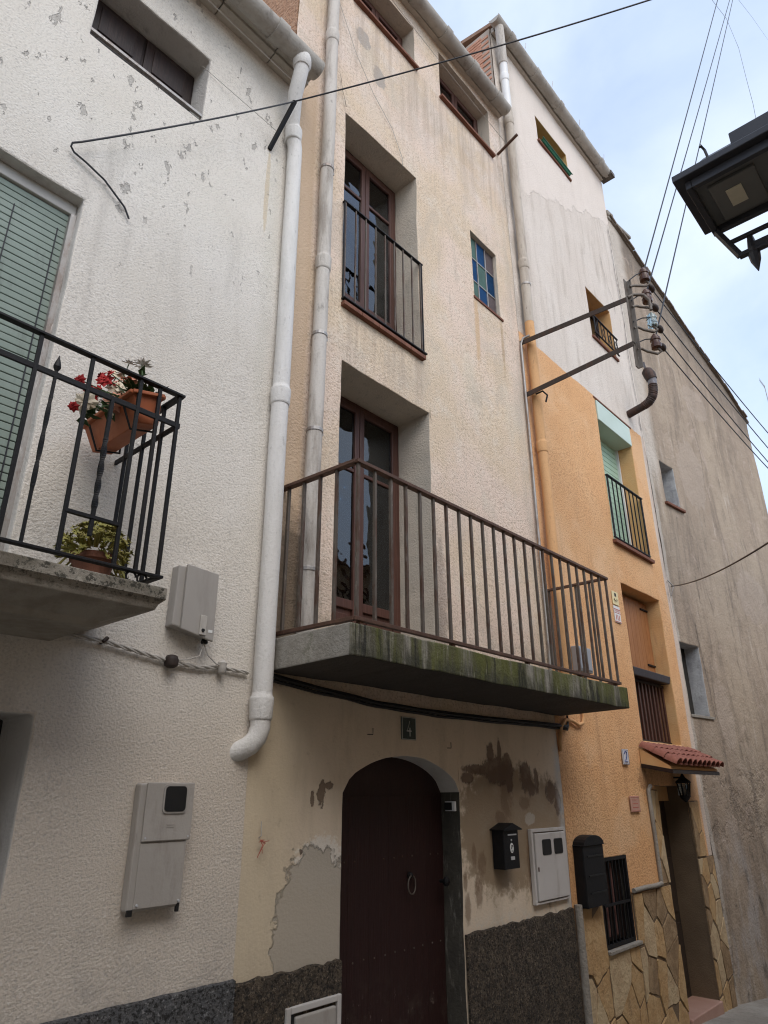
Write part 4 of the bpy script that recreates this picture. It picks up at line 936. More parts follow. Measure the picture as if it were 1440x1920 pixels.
crack(ch, [(3.5, 4.70), (3.85, 4.69), (4.15, 4.70), (4.17, 4.60)], .007, seed=7)
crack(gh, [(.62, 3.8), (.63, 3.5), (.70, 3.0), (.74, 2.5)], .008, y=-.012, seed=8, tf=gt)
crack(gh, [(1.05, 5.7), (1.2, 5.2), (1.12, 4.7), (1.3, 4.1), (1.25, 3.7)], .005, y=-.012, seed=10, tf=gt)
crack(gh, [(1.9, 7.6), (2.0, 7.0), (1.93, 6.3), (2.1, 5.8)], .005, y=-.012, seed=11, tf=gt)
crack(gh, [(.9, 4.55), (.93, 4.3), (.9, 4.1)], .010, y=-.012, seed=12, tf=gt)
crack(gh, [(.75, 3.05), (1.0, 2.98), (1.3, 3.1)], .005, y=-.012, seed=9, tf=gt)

# ---------- unseen house added to shade the street (near side) and the far block with the aerial
op = thing('opposite_shade_house', 'plain rendered house on the near side, unseen, added to shade the street', 'house', (3, -4.2, 0))
B(-14, 40, -10, -4.15, -2.6, 5.2).build('wall', M['opp'], op)
B(-14, 40, -10.2, -4.0, 5.2, 5.3).build('roof', M['roof'], op)
fh = thing('far_house', 'low house beyond the grey gable, carrying the television aerial', 'house', (18, 3, 0))
B(16, 24, 1.0, 8, -2.6, 4.8).build('wall', M['opp'], fh); B(15.8, 24.2, .8, 8.2, 4.8, 4.95).build('roof', M['roof'], fh)

# ------------------------------------------------------------------ objects on the white house
# flower trough hung tilted inside the railing
ft = thing('flower_planter', 'terracotta trough of red, peach and white silk flowers hung tilted on the black railing', 'planter', (1.30, -.33, 3.19))
R0 = Matrix.Rotation(math.radians(90), 3, 'Z') @ Matrix.Rotation(math.radians(0), 3, 'X')
c0 = Vector((1.335, -.33, 3.17)); ang_t = math.radians(-14)
def ftp(u, v, w_):      # u along the trough (towards the wall), v across, w up; rolled outward
    Rr = Matrix.Rotation(ang_t, 3, 'Y'); return c0+Rr @ Vector((v, u, w_))
def trough(mb, L, Wt, Wb, H, t=.008):
    V = []
    for (hl, hw, z) in ((L/2-.02, Wb/2, 0), (L/2, Wt/2, H), (L/2-t, Wt/2-t, H), (L/2-.02-t, Wb/2-t, t)):
        V += [ftp(a*hl, b*hw, z) for a, b in ((-1, -1), (1, -1), (1, 1), (-1, 1))]
    F = [(3, 2, 1, 0)]
    for i in range(3):
        for k in range(4): a = i*4+k; b = i*4+(k+1) % 4; F.append((a, b, b+4, a+4))
    F.append((12, 13, 14, 15)); mb.add(V, F); return mb
trough(MB(), .48, .145, .10, .14).build('trough', M['terracotta'], ft, bevel=.006)
rm = MB()
for a, b in (((-.245, -.08), (.245, -.08)), ((-.245, .08), (.245, .08)), ((-.245, -.08), (-.245, .08)), ((.245, -.08), (.245, .08))):
    rm.bar(ftp(a[0], a[1], .14), ftp(b[0], b[1], .14), .022, .018)
rm.build('rim', M['terracotta'], ft, bevel=.004)
for u in (-.16, .16):
    MB().tube([ftp(u, -.085, .12), ftp(u, -.06, -.010), ftp(u, .06, -.010), ftp(u, .085, .12), ftp(u, .10, .2)], .006, 6).build('hanger', M['black'], ft)
rnd = random.Random(11)
def leaf_q(mb, p, d, l, w, up_=Vector((0, 0, 1))):
    d = d.normalized(); s_ = d.cross(up_); s_ = s_.normalized() if s_.length > .05 else Vector((1, 0, 0)); n_ = s_.cross(d)
    mb.add([p, p+d*l*.35+s_*w-n_*w*.3, p+d*l-n_*w*.6, p+d*l*.35-s_*w-n_*w*.3, p+d*l*.4+n_*w*.15], [(0, 1, 4), (1, 2, 4), (2, 3, 4), (3, 0, 4)])
stem = MB(); lv = MB()
def flower(c, r, kind, root):
    c, root = Vector(c), Vector(root); stem.tube([root, root.lerp(c, .5)+Vector((rnd.uniform(-.02, .02), rnd.uniform(-.02, .02), .02)), c], .0028, 5)
    mb = MB(); n_ = {'petal_w': 12, 'petal_r': 7, 'petal_p': 9, 'petal_y': 9}[kind]
    axd = ((c-root).normalized()+Vector((-.3, -.5, -.1))).normalized(); a1 = axd.orthogonal().normalized(); a2 = axd.cross(a1)
    for ringi, (sr, cup, m_) in enumerate(((1, .25, n_), (.72, .6, max(5, n_-3)), (.42, 1.2, 5))):
        if kind == 'petal_w' and ringi == 2: continue
        for k_ in range(m_):
            th = 2*math.pi*(k_+ringi*.5)/m_+rnd.uniform(-.15, .15); d = (a1*math.cos(th)+a2*math.sin(th)+axd*cup).normalized()
            leaf_q(mb, c+axd*.004*ringi, d, r*sr*rnd.uniform(.85, 1.1), r*(.20 if kind == 'petal_w' else .5)*sr, axd)
    mb.build('flower', M[kind], ft)
def fl_at(px, py, y): return at(px, py, y)
for (px, py, y, r, k_) in ((150, 712, -.50, .022, 'petal_r'), (196, 712, -.40, .034, 'petal_r'), (207, 700, -.42, .02, 'petal_r'), (172, 742, -.46, .032, 'petal_r'), (183, 731, -.44, .022, 'petal_r'), (138, 762, -.50, .02, 'petal_r'),
                        (160, 755, -.5, .045, 'petal_y'), (240, 716, -.36, .048, 'petal_p'), (222, 728, -.40, .045, 'petal_y'), (216, 752, -.42, .045, 'petal_p'), (232, 740, -.36, .040, 'petal_y'), (220, 703, -.3, .04, 'petal_y'),
                        (242, 682, -.28, .046, 'petal_w'), (266, 684, -.25, .048, 'petal_w'), (200, 745, -.38, .035, 'petal_w'), (190, 705, -.36, .026, 'petal_r'), (212, 722, -.38, .03, 'petal_r'), (178, 756, -.44, .03, 'petal_w'), (230, 700, -.33, .034, 'petal_w'), (250, 735, -.32, .034, 'petal_y'), (205, 770, -.4, .032, 'petal_y'), (165, 728, -.46, .024, 'petal_r')):
    flower(fl_at(px, py, y), r*1.35, k_, ftp(rnd.uniform(-.18, .1), rnd.uniform(-.05, .05), .13))
for i in range(90):
    u = rnd.uniform(-.22, .18); p = ftp(u, rnd.uniform(-.08, .08), .14+rnd.random()*.06); leaf_q(lv, p, Vector((rnd.uniform(-1, .6), rnd.uniform(-1, .6), rnd.uniform(-.1, .9))), rnd.uniform(.04, .085), rnd.uniform(.010, .019))
for (px, py, y) in ((165, 778, -.5), (150, 782, -.5), (262, 705, -.28), (272, 720, -.28), (262, 742, -.3), (185, 765, -.45), (205, 768, -.42), (248, 752, -.34)):
    for j in range(3): leaf_q(lv, at(px, py, y), Vector((rnd.uniform(-1, 1), rnd.uniform(-.6, .6), rnd.uniform(-.5, .7))), .062, .02)
stem.build('stems', M['leaf'], ft); lv.build('leaves', M['leaf'], ft, kind='stuff')

# succulent pot on the slab
pc = Vector((1.25, -.40, 2.412))
sp = thing('potted_succulent', 'yellow green succulent spilling over a brown clay pot on the white house balcony', 'potted plant', tuple(pc))
MB().lathe(pc, [(.062, 0), (.085, .10), (.096, .104), (.098, .13), (.088, .132), (.080, .115)], 24).build('pot', M['terra2'], sp, smooth=True)
rnd = random.Random(5); q = MB()
for i in range(230):
    th = rnd.uniform(0, 2*math.pi); rr = .15*math.sqrt(rnd.uniform(.01, 1)); h_ = .15*math.sqrt(max(0, 1-(rr/.17)**2))+.06-.24*max(0, rr-.08)/.07*rnd.random(); c = pc+Vector((rr*math.cos(th), rr*math.sin(th), .10+h_*.8))
    axd = Vector((math.cos(th)*rr*6, math.sin(th)*rr*6, .8)).normalized(); a1 = axd.orthogonal().normalized(); a2 = axd.cross(a1)
    if rr > .12: q.tube([pc+Vector((math.cos(th)*.08, math.sin(th)*.08, .15)), c], .005, 5)
    for k_ in range(10):
        t2 = 2*math.pi*k_/10+rnd.random()*.3; leaf_q(q, c, a1*math.cos(t2)+a2*math.sin(t2)+axd*rnd.uniform(.3, 1), rnd.uniform(.018, .028), .0052, axd)
q.build('succulent_leaves', M['succ'], sp, kind='stuff')

# grey telecom cabinet
tb = thing('cable_cabinet', 'grey plastic cable cabinet on the white wall beside the black balcony', 'cabinet', (1.99, 0, 2.36))
MB().prism([(1.855, 2.40), (2.085, 2.36), (2.085, 2.715), (1.86, 2.725)], -.07, .0).build('cabinet_body', M['pvcgrey'], tb, bevel=.008)
MB().prism([(1.90, 2.385), (2.10, 2.345), (2.10, 2.72), (1.90, 2.735)], -.088, -.07).build('cabinet_cover', M['pvcgrey'], tb, bevel=.005)
B(2.005, 2.045, -.096, -.088, 2.37, 2.475).build('lock_tab', M['cable_w'], tb, bevel=.003); MB().lathe((2.025, -.096, 2.395), [(.010, 0), (.008, .006)], 10, ax=(0, -1, 0)).build('lock', M['rubber'], tb)
B(2.062, 2.088, -.0895, -.088, 2.39, 2.405).build('sticker', M['paper'], tb)
MB().lathe((2.07, -.05, 2.335), [(.016, 0), (.02, .01), (.012, .03)], 10).build('cable_gland', M['rubber'], tb)

# tall electricity meter box
mtb = thing('tall_meter_box', 'tall grey meter box with a small dark window low on the white wall', 'meter box', (1.93, 0, 1.1))
B(1.80, 2.075, -.055, .0, 1.115, 1.645).build('box_body', M['pvcgrey2'], mtb, bevel=.010)
B(1.83, 2.085, -.068, -.055, 1.395, 1.648).build('upper_cover', M['pvcgrey2'], mtb, bevel=.004)
B(1.83, 2.07, -.060, -.055, 1.125, 1.388).build('lower_cover', M['pvcgrey2'], mtb, bevel=.004)
def rrect(x0, x1, z0, z1, r, n=5):
    p = []
    for cx, cz, a0 in ((x1-r, z0+r, -90), (x1-r, z1-r, 0), (x0+r, z1-r, 90), (x0+r, z0+r, 180)):
        for i in range(n+1): a = math.radians(a0+90*i/n); p.append((cx+r*math.cos(a), cz+r*math.sin(a)))
    return p
MB().prism(rrect(1.915, 2.045, 1.512, 1.640, .022), -.074, -.068).build('window_rim', M['pvcgrey'], mtb)
MB().prism(rrect(1.923, 2.037, 1.520, 1.632, .018), -.0765, -.074).build('meter_window', M['rubber'], mtb)
q = MB(); q.box(1.95, 1.995, -.0695, -.068, 1.462, 1.465); q.box(1.95, 1.99, -.0695, -.068, 1.452, 1.455); q.build('embossed_lines', M['pvcgrey'], mtb)
for (sx_, sz_) in ((1.845, 1.41), (2.07, 1.41), (1.845, 1.14), (2.055, 1.14)): MB().lathe((sx_, -.0605, sz_), [(.006, 0), (.005, .009)], 8, ax=(0, -1, 0)).build('screw', M['chrome'], mtb)
B(1.80, 1.825, -.066, -.055, 1.10, 1.125).build('corner_foot', M['rubber'], mtb); B(2.05, 2.062, -.062, -.045, 1.095, 1.13).build('corner_foot', M['rubber'], mtb)

# twisted cable along the white wall
def sag(a, b, s_, n=24):
    a, b = Vector(a), Vector(b); return [a.lerp(b, i/n)-Vector((0, 0, s_*4*(i/n)*(1-i/n))) for i in range(n+1)]
tw = MB(); base = [(-1.5, 2.31), (.6, 2.30), (1.07, 2.285), (1.53, 2.275), (1.75, 2.245), (1.91, 2.222), (2.06, 2.216), (2.21, 2.232), (2.40, 2.225)]
def interp(x):
    for (a, b), (c, d) in zip(base, base[1:]):
        if a <= x <= c: t = (x-a)/(c-a); t = t; return b+(d-b)*t
    return base[-1][1]
for ph in (0, 2.1, 4.2):
    pts = []; x = -1.5
    while x < 2.40: pts.append((x, -.02+.007*math.cos(x*32+ph), interp(x)+.007*math.sin(x*32+ph))); x += .022
    tw.tube(pts, .0052, 6)
tw.build('twisted_cable', M['cable_w'], smooth=True, label='twisted pale cable bundle running along the white wall under the balcony', cat='cable')
jb = MB(); jb.lathe((1.90, -.03, 2.222), [(.018, -.03), (.034, -.02), (.036, .01), (.028, .03), (.01, .036)], 12); jb.build('cable_junction', M['tape'], smooth=True, label='dark round cable joint on the twisted cable below the grey cabinet', cat='cable joint')
jb = MB(); jb.lathe((2.21, -.03, 2.235), [(.014, -.04), (.024, -.03), (.022, .0), (.026, .02), (.012, .035)], 10); jb.build('cable_junction', M['cable_w'], smooth=True, label='pale cable clamp nearest the white downpipe', cat='cable joint')
cw = MB(); cw.tube([(2.07, -.05, 2.335), (2.10, -.05, 2.28), (2.16, -.04, 2.245), (2.20, -.03, 2.24)], .004, 6); cw.tube([(2.065, -.05, 2.335), (2.05, -.05, 2.27), (1.99, -.04, 2.245), (1.93, -.03, 2.235)], .004, 6)
cw.build('cabinet_lead', M['cable_w'], label='two thin pale leads hanging from the grey cabinet to the cable', cat='cable')
MB().tube([(1.53, .0, 2.27), (1.53, -.035, 2.275), (1.545, -.03, 2.29)], .010, 7).build('cable_clip', M['tape'], label='small dark clip holding the cable under the white house balcony', cat='clip')

# iron wire bars and wires
b1 = (2.26, 0, 6.17); t1 = atx(553, 190, 2.31)
o = MB().bar(b1, t1, .028, .028).build('wire_bar', M['black'], bevel=.002, label='black iron bar slanting out of the white wall by the downpipe', cat='iron bar', group='iron bars carrying wires')
b2 = Vector((5.77, 0, 9.19)); t2 = atx(970, 252, 5.70)
MB().bar(b2, t2, .028, .028).build('wire_bar', M['rust_red'], bevel=.002, label='rusty iron bar sticking out under the end of the cream house gutter', cat='iron bar', group='iron bars carrying wires')
w1 = Vector((.905, -.03, 4.97)); e1 = at(1165, 0, -2.3)
pts = [Vector((1.30, -.012, 4.745)), Vector((1.26, -.02, 4.80)), Vector((1.12, -.02, 4.90)), Vector((1.0, -.02, 4.94)), Vector((.93, -.02, 4.955)), w1, Vector((.905, -.04, 4.99)), Vector((.95, -.05, 5.03))]
pts += sag(Vector((.95, -.05, 5.03)), t1, .02, 12)[1:]
far = e1+(e1-t1)*((-4.1-e1.y)/(e1.y-t1.y)); pts += sag(t1, far, .10, 40)[1:]
MB().tube(pts, .0062, 6).build('overhead_wire', M['wire'], label='dark wire rising from the white wall across the street over the gutters', cat='wire')
def wire(a, b, s_, r, label, mat='wire', group=None): return MB().tube(sag(a, b, s_, 20), r, 5).build('overhead_wire', M[mat], label=label, cat='wire', group=group)
wire((1.62, -.01, 6.42), Vector(b1).lerp(t1, .35), .0, .0025, 'thin pale wire from the attic window of the white house to the black bar', 'cable_w')
wire(at(735, 0, -.05), b2.lerp(t2, .5), .02, .003, 'thin pale wire crossing the attic windows of the cream house', 'cable_w')
MB().tube([at(637, 5, -.02), at(668, 100, -.02), at(700, 175, -.02), at(735, 240, -.02), at(755, 298, -.02), at(755, 312, -.01)], .003, 5).build('wall_wire', M['cable_w'], label='thin wire hanging down the wall to the upper french window', cat='wire')
wire((-.5, -.18, 6.96), (2.3, -.15, 6.86), .03, .003, 'thin wire running just under the white eaves', 'cable_w')

# ------------------------------------------------------------------ objects on the cream house
hn = thing('house_number', 'dark green enamel plate with a pale 4 above the arched door', 'number plate', (3.80, 0, 2.0))
B(3.72, 3.875, -.014, -.008, 1.935, 2.085).build('plate', M['signg'], hn, bevel=.002)
q = MB()
for a in ((3.722, 3.873, 1.937, 1.940), (3.722, 3.873, 2.080, 2.083), (3.722, 3.726, 1.937, 2.083), (3.869, 3.873, 1.937, 2.083)): q.box(a[0], a[1], -.0155, -.014, a[2], a[3])
q.bar((3.805, -.015, 2.060), (3.775, -.015, 1.993), .007, .002); q.bar((3.772, -.015, 1.993), (3.822, -.015, 1.993), .007, .002, upv=Vector((0, 1, 0))); q.bar((3.806, -.015, 2.015), (3.806, -.015, 1.958), .007, .002)
q.build('number', M['signw'], hn)
lb = thing('letterbox', 'small black letterbox with gabled lid and oval sticker right of the maroon door', 'letterbox', (4.88, 0, 1.06))
B(4.76, 4.965, -.10, .0, 1.075, 1.335).build('body', M['blackbox'], lb, bevel=.004)
MB().prism([(4.735, 1.335), (4.99, 1.335), (4.99, 1.342), (4.864, 1.385), (4.735, 1.342)], -.125, .005).build('lid', M['blackbox'], lb, bevel=.002)
B(4.82, 4.935, -.104, -.10, 1.300, 1.309).build('slot', M['chrome'], lb)
MB().lathe((4.865, -.10, 1.215), [(.034, 0), (.034, .002)], 24, ax=(0, -1, 0), sx=.7).build('sticker', M['paper'], lb)
q = MB(); q.tube([(4.865+.012*math.cos(t*.5), -.1035, 1.220+.014*math.sin(t*.5)) for t in range(10)], .002, 5); q.box(4.855, 4.875, -.104, -.102, 1.192, 1.197); q.bar((4.86, -.1035, 1.208), (4.87, -.1035, 1.235), .003, .002); q.build('emblem', M['ink'], lb)
B(4.845, 4.895, -.103, -.10, 1.135, 1.158).build('name_card', M['chrome'], lb); MB().lathe((4.865, -.10, 1.268), [(.008, 0), (.006, .004)], 10, ax=(0, -1, 0)).build('keyhole', M['chrome'], lb)
md = thing('double_meter_cabinet', 'white metal meter cabinet with two dark windows at the corner by the orange house', 'meter cabinet', (5.55, 0, .8))
q = MB(); q.box(5.27, 5.30, -.03, .0, .79, 1.325); q.box(5.80, 5.825, -.03, .0, .79, 1.325); q.box(5.30, 5.80, -.03, .0, 1.30, 1.325); q.box(5.30, 5.80, -.03, .0, .79, .805); q.build('frame', M['whitebox'], md, bevel=.003)
B(5.31, 5.79, -.040, -.018, .812, 1.292).build('door', M['whitebox'], md, bevel=.006)
for a, b in ((5.41, 5.55), (5.60, 5.74)): MB().prism(rrect(a, b, 1.13, 1.245, .018), -.0435, -.040).build('meter_window', M['rubber'], md)
MB().box(5.322, 5.334, -.045, -.040, 1.02, 1.05).build('latch', M['rust_red'], md)
gm = thing('low_meter_cabinet', 'white water meter cabinet set in the rough plinth left of the maroon door', 'meter cabinet', (2.96, 0, .3))
q = MB(); q.box(2.77, 2.80, -.04, .0, .15, .585); q.box(3.13, 3.16, -.04, .0, .15, .585); q.box(2.80, 3.13, -.04, .0, .555, .585); q.build('frame', M['whitebox'], gm, bevel=.004); B(2.83, 3.115, -.046, -.02, .15, .54).build('door', M['pvcgrey2'], gm, bevel=.008)
B(2.802, 2.828, -.03, -.022, .15, .553).build('gap_shade', M['rubber'], gm)  # black strip standing in for the shade between frame and door
db = thing('doorbell', 'small pale doorbell box on the dark right jamb of the arched door', 'doorbell', (4.3, .1, 1.5))
B(4.335, 4.356, .02, .11, 1.475, 1.54).build('case', M['pvc'], db, bevel=.003); B(4.330, 4.335, .045, .11, 1.482, 1.533).build('grille', M['rubber'], db)
rb = MB(); rp = Vector((2.55, -.02, 1.37))
for i in range(7): rb.tube([rp, rp+Vector((random.uniform(-.02, .025), -.012, random.uniform(-.02, .01))), rp+Vector((random.uniform(-.03, .05), -.015, random.uniform(-.085, .005)))], .0018, 4)
rb.build('red_ribbon', M['redrib'], label='faded red ribbon tied to a nail left of the maroon door', cat='ribbon'); MB().tube([(2.555, 0, 1.38), (2.555, -.02, 1.39), (2.55, -.02, 1.46)], .003, 5).build('nail', M['cable_w'], label='pale wire nail holding the red ribbon', cat='nail')
cb = MB()
for dy, dz, s_ in ((-.02, 0, 3), (-.035, -.012, 4), (-.02, -.03, 5)):
    pts = []; ctl = [(2.55, 2.235), (2.9, 2.20), (3.45, 2.16), (4.1, 2.145), (4.7, 2.15), (5.4, 2.16), (5.95, 2.17)]
    for (a, b), (c, d) in zip(ctl, ctl[1:]):
        for i in range(6): t = i/6; x = a+(c-a)*t; pts.append((x, dy+.004*nz(x*5, s_), b+(d-b)*t+dz+.008*nz(x*3, s_)))
    pts.append((5.95, dy, 2.17+dz)); pts.append((6.03, -.04, 2.16+dz)); pts.append((6.07, -.03, 2.20+dz)); pts.append((6.07, -.03, 2.26)); cb.tube(pts, .010, 6)
cb.build('cable_bundle', M['rubber'], smooth=True, label='black cable bundle clipped to the wall under the mossy balcony', cat='cable')
MB().tube([(6.40, -.03, 2.40), (6.40, -.03, 2.27), (6.37, -.03, 2.21), (6.28, -.03, 2.19), (6.16, -.03, 2.22), (6.03, -.03, 2.22), (5.93, -.03, 2.15), (5.905, -.02, 2.02), (5.905, -.02, 1.94)], .017, 8).build('orange_conduit', M['pipe_o'], smooth=True, label='orange painted conduit curling under the right end of the balcony', cat='conduit')
cd = MB(); cd.tube([(5.91, -.12, 6.40), (5.88, -.05, 6.38), (5.86, -.03, 6.30), (5.86, -.03, 5.2), (5.85, -.03, 4.2), (5.85, -.03, 3.2), (5.84, -.03, 2.5)], .014, 8)
cd.build('steel_conduit', M['galv'], smooth=True, label='thin steel conduit running down the cream wall edge from the iron bracket', cat='conduit')
gbx = thing('grey_cabinet', 'small blue grey box on the orange wall behind the balcony railing', 'cabinet', (6.5, 0, 2.7)); B(6.34, 6.62, -.08, .0, 2.70, 2.95).build('body', M['greyb'], gbx, bevel=.01); B(6.36, 6.60, -.088, -.08, 2.72, 2.93).build('cover', M['greyb'], gbx, bevel=.006)

# ------------------------------------------------------------------ objects on the orange house
lb2 = thing('tall_letterbox', 'tall black letterbox with arched top on the orange wall beside the barred window', 'letterbox', (6.15, 0, .7))
B(5.975, 6.36, -.10, .0, .70, 1.17).build('body', M['blackbox'], lb2, bevel=.006)
MB().prism([(5.96, 1.17), (6.375, 1.17)]+[(6.1675+.19*math.cos(t*math.pi/10), 1.175+.075*math.sin(t*math.pi/10)) for t in range(11)], -.115, .0).build('arched_lid', M['blackbox'], lb2, bevel=.004)
for z in (1.08, .93, .80): B(6.04, 6.34, -.106, -.10, z, z+.012).build('slot_trim', M['rubber'], lb2)
n2 = thing('house_number', 'small white tile with a blue 2 left of the tiled canopy', 'number tile', (7.28, 0, 1.93))
B(7.21, 7.35, -.018, -.006, 1.86, 2.01).build('tile', M['tilew'], n2, bevel=.003)
q = MB(); q.tube([(7.245, -.019, 1.965), (7.265, -.019, 1.985), (7.285, -.019, 1.99), (7.302, -.019, 1.975), (7.298, -.019, 1.95), (7.275, -.019, 1.915), (7.245, -.019, 1.888), (7.31, -.019, 1.888)], .006, 6); q.build('number', M['blue'], n2)
q = MB()
for a in ((7.215, 7.345, 1.865, 1.869), (7.215, 7.345, 2.001, 2.005), (7.215, 7.219, 1.865, 2.005), (7.341, 7.345, 1.865, 2.005)): q.box(a[0], a[1], -.0195, -.018, a[2], a[3])
q.build('border', M['blue'], n2)
pk = thing('pink_plaque', 'small pink ceramic plaque with faint writing below the house number 2', 'plaque', (7.37, 0, 1.48)); B(7.26, 7.48, -.016, -.006, 1.41, 1.56).build('tile', M['pinkt'], pk, bevel=.004)
q = MB()
for a in ((7.27, 7.47, 1.418, 1.422), (7.27, 7.47, 1.548, 1.552)): q.box(a[0], a[1], -.0175, -.016, a[2], a[3])
for i, z in enumerate((1.52, 1.485, 1.45)):
    for j in range(4): q.box(7.30+j*.035, 7.32+j*.035+.004*i, -.0175, -.016, z, z+.007)
q.build('writing', M['redink'], pk)
al = thing('alarm_sign', 'yellow and white alarm sign right of the balcony end', 'sign', (7.56, 0, 3.58))
B(7.48, 7.64, -.014, -.006, 3.60, 3.76).build('upper_plate', M['yellow'], al, bevel=.002); B(7.48, 7.64, -.014, -.006, 3.39, 3.585).build('lower_plate', M['paper'], al, bevel=.002)
q = MB(); q.box(7.54, 7.585, -.0155, -.014, 3.70, 3.74); q.bar((7.51, -.015, 3.66), (7.56, -.015, 3.645), .008, .002); q.bar((7.56, -.015, 3.645), (7.615, -.015, 3.665), .008, .002); q.bar((7.525, -.015, 3.675), (7.535, -.015, 3.625), .005, .002); q.bar((7.59, -.015, 3.675), (7.585, -.015, 3.635), .005, .002); q.build('camera_symbol', M['ink'], al)
q = MB(); q.box(7.48, 7.64, -.0155, -.014, 3.54, 3.55); q.box(7.48, 7.64, -.0155, -.014, 3.50, 3.507); q.box(7.48, 7.64, -.0155, -.014, 3.395, 3.405)
for i in range(5): q.box(7.495+i*.027, 7.508+i*.027, -.0155, -.014, 3.515, 3.535)
for i in range(3): q.box(7.51+i*.04, 7.525+i*.04, -.0155, -.014, 3.42, 3.48)
q.build('lettering', M['redink'], al)
wl = thing('wall_lantern', 'small black lantern under the tiled canopy above the dark doorway', 'lantern', (8.5, -.08, 1.62))
q = MB(); lc = Vector((8.55, -.10, 1.60))
for i in range(6):
    a = math.pi*2*i/6; q.bar(lc+Vector((.07*math.cos(a), .07*math.sin(a), .09)), lc+Vector((.05*math.cos(a), .05*math.sin(a), -.05)), .012)
q.lathe(lc, [(.085, .09), (.08, .11), (.03, .15), (.01, .19)], 12); q.lathe(lc, [(.012, -.11), (.04, -.08), (.06, -.05), (.06, -.04)], 12); q.bar(lc+Vector((0, .02, .15)), lc+Vector((0, .12, .15)), .02); q.build('frame', M['black'], wl)
MB().lathe(lc, [(.045, -.04), (.062, .085)], 6).build('lantern_glass', M['glass'], wl); B(8.62, 8.70, -.02, .0, 1.56, 1.68).build('backplate', M['pvc'], wl)
gp = thing('green_planter', 'green plastic trough on the topmost window sill', 'planter', (7.5, -.06, 10.6))
q = MB(); q.add([(x, y, z) for z, yy, e in ((10.587, (-.05, .05), .03), (10.635, (-.06, .06), .0)) for y in yy for x in (7.08+e, 7.96-e)], [(0, 2, 3, 1), (4, 5, 7, 6), (0, 1, 5, 4), (2, 6, 7, 3), (0, 4, 6, 2), (1, 3, 7, 5)]); q.build('trough', M['greenpl'], gp, bevel=.008)
q = MB()
for i in range(22): q.box(7.12+i*.038, 7.128+i*.038, -.064, -.05, 10.595, 10.63)
q.box(7.06, 7.97, -.072, -.058, 10.628, 10.64); q.build('ribs', M['greenpl'], gp)
# flue
fl = thing('stove_flue', 'sooty metal flue pipe with elbow and tilted cowl on the pale wall corner', 'flue pipe', (8.93, 0, 6.72))
pts = [(8.93, .0, 6.72), (8.93, -.24, 6.77)]; el = [Vector((8.93, -.24, 6.77)), Vector((8.93, -.32, 6.80)), Vector((8.93, -.385, 6.87)), Vector((8.93, -.41, 6.96)), Vector((8.93, -.415, 7.06))]
MB().tube(pts, .058, 16).build('pipe', M['flue'], fl, smooth=True)
q = MB(); e2 = []
for a, b in zip(el, el[1:]):
    for i in range(7): e2.append(a.lerp(b, i/7))
e2.append(el[-1]); q.tube(e2, [.060+.007*(i % 2) for i in range(len(e2))], 16); q.build('ribbed_elbow', M['flue'], fl, smooth=True)
MB().tube([(8.93, -.415, 7.05), (8.93, -.417, 7.15)], .062, 16).build('zinc_collar', M['zinc'], fl, smooth=True)
MB().tube([(8.93, -.417, 7.14), (8.92, -.40, 7.22), (8.91, -.37, 7.30), (8.90, -.36, 7.34)], [.075, .085, .075, .03], 14).build('cowl', M['flue'], fl, smooth=True)
MB().bar((8.90, -.36, 7.33), (8.87, -.36, 7.44), .03, .006).build('cowl_vane', M['zinc'], fl)

# ------------------------------------------------------------------ power bracket with insulators
pb = thing('power_bracket', 'rusty iron bracket of two arms and a grey post carrying insulators between the houses', 'bracket', (5.93, 0, 6))
for z, zz in ((6.36, 6.30), (5.67, 5.76)):
    q = MB(); q.bar((5.91, 0, z), (5.925, -1.25, zz), .055, .010); q.bar((5.887, 0, z-.028), (5.90, -1.25, zz-.028), .010, .055); q.build('bracket_arm', M['beam'], pb, bevel=.002)
q = MB(); q.bar((5.93, -1.235, 5.47), (5.95, -1.25, 6.55), .06, .010, upv=Vector((0, 1, 0))); q.bar((5.96, -1.26, 5.47), (5.98, -1.275, 6.55), .010, .05, upv=Vector((0, 1, 0))); q.build('bracket_post', M['gpost'], pb, bevel=.002)
IN = [((1207, 515), (1180, 530), 'porc'), ((1212, 555), (1184, 568), 'porc'), ((1222, 600), (1188, 608), 'iglass'), ((1229, 640), (1194, 648), 'porc')]
tops = []; beads = [(1221, 541), (1228, 577), (1237, 617), (1242, 651)]; bead3 = []
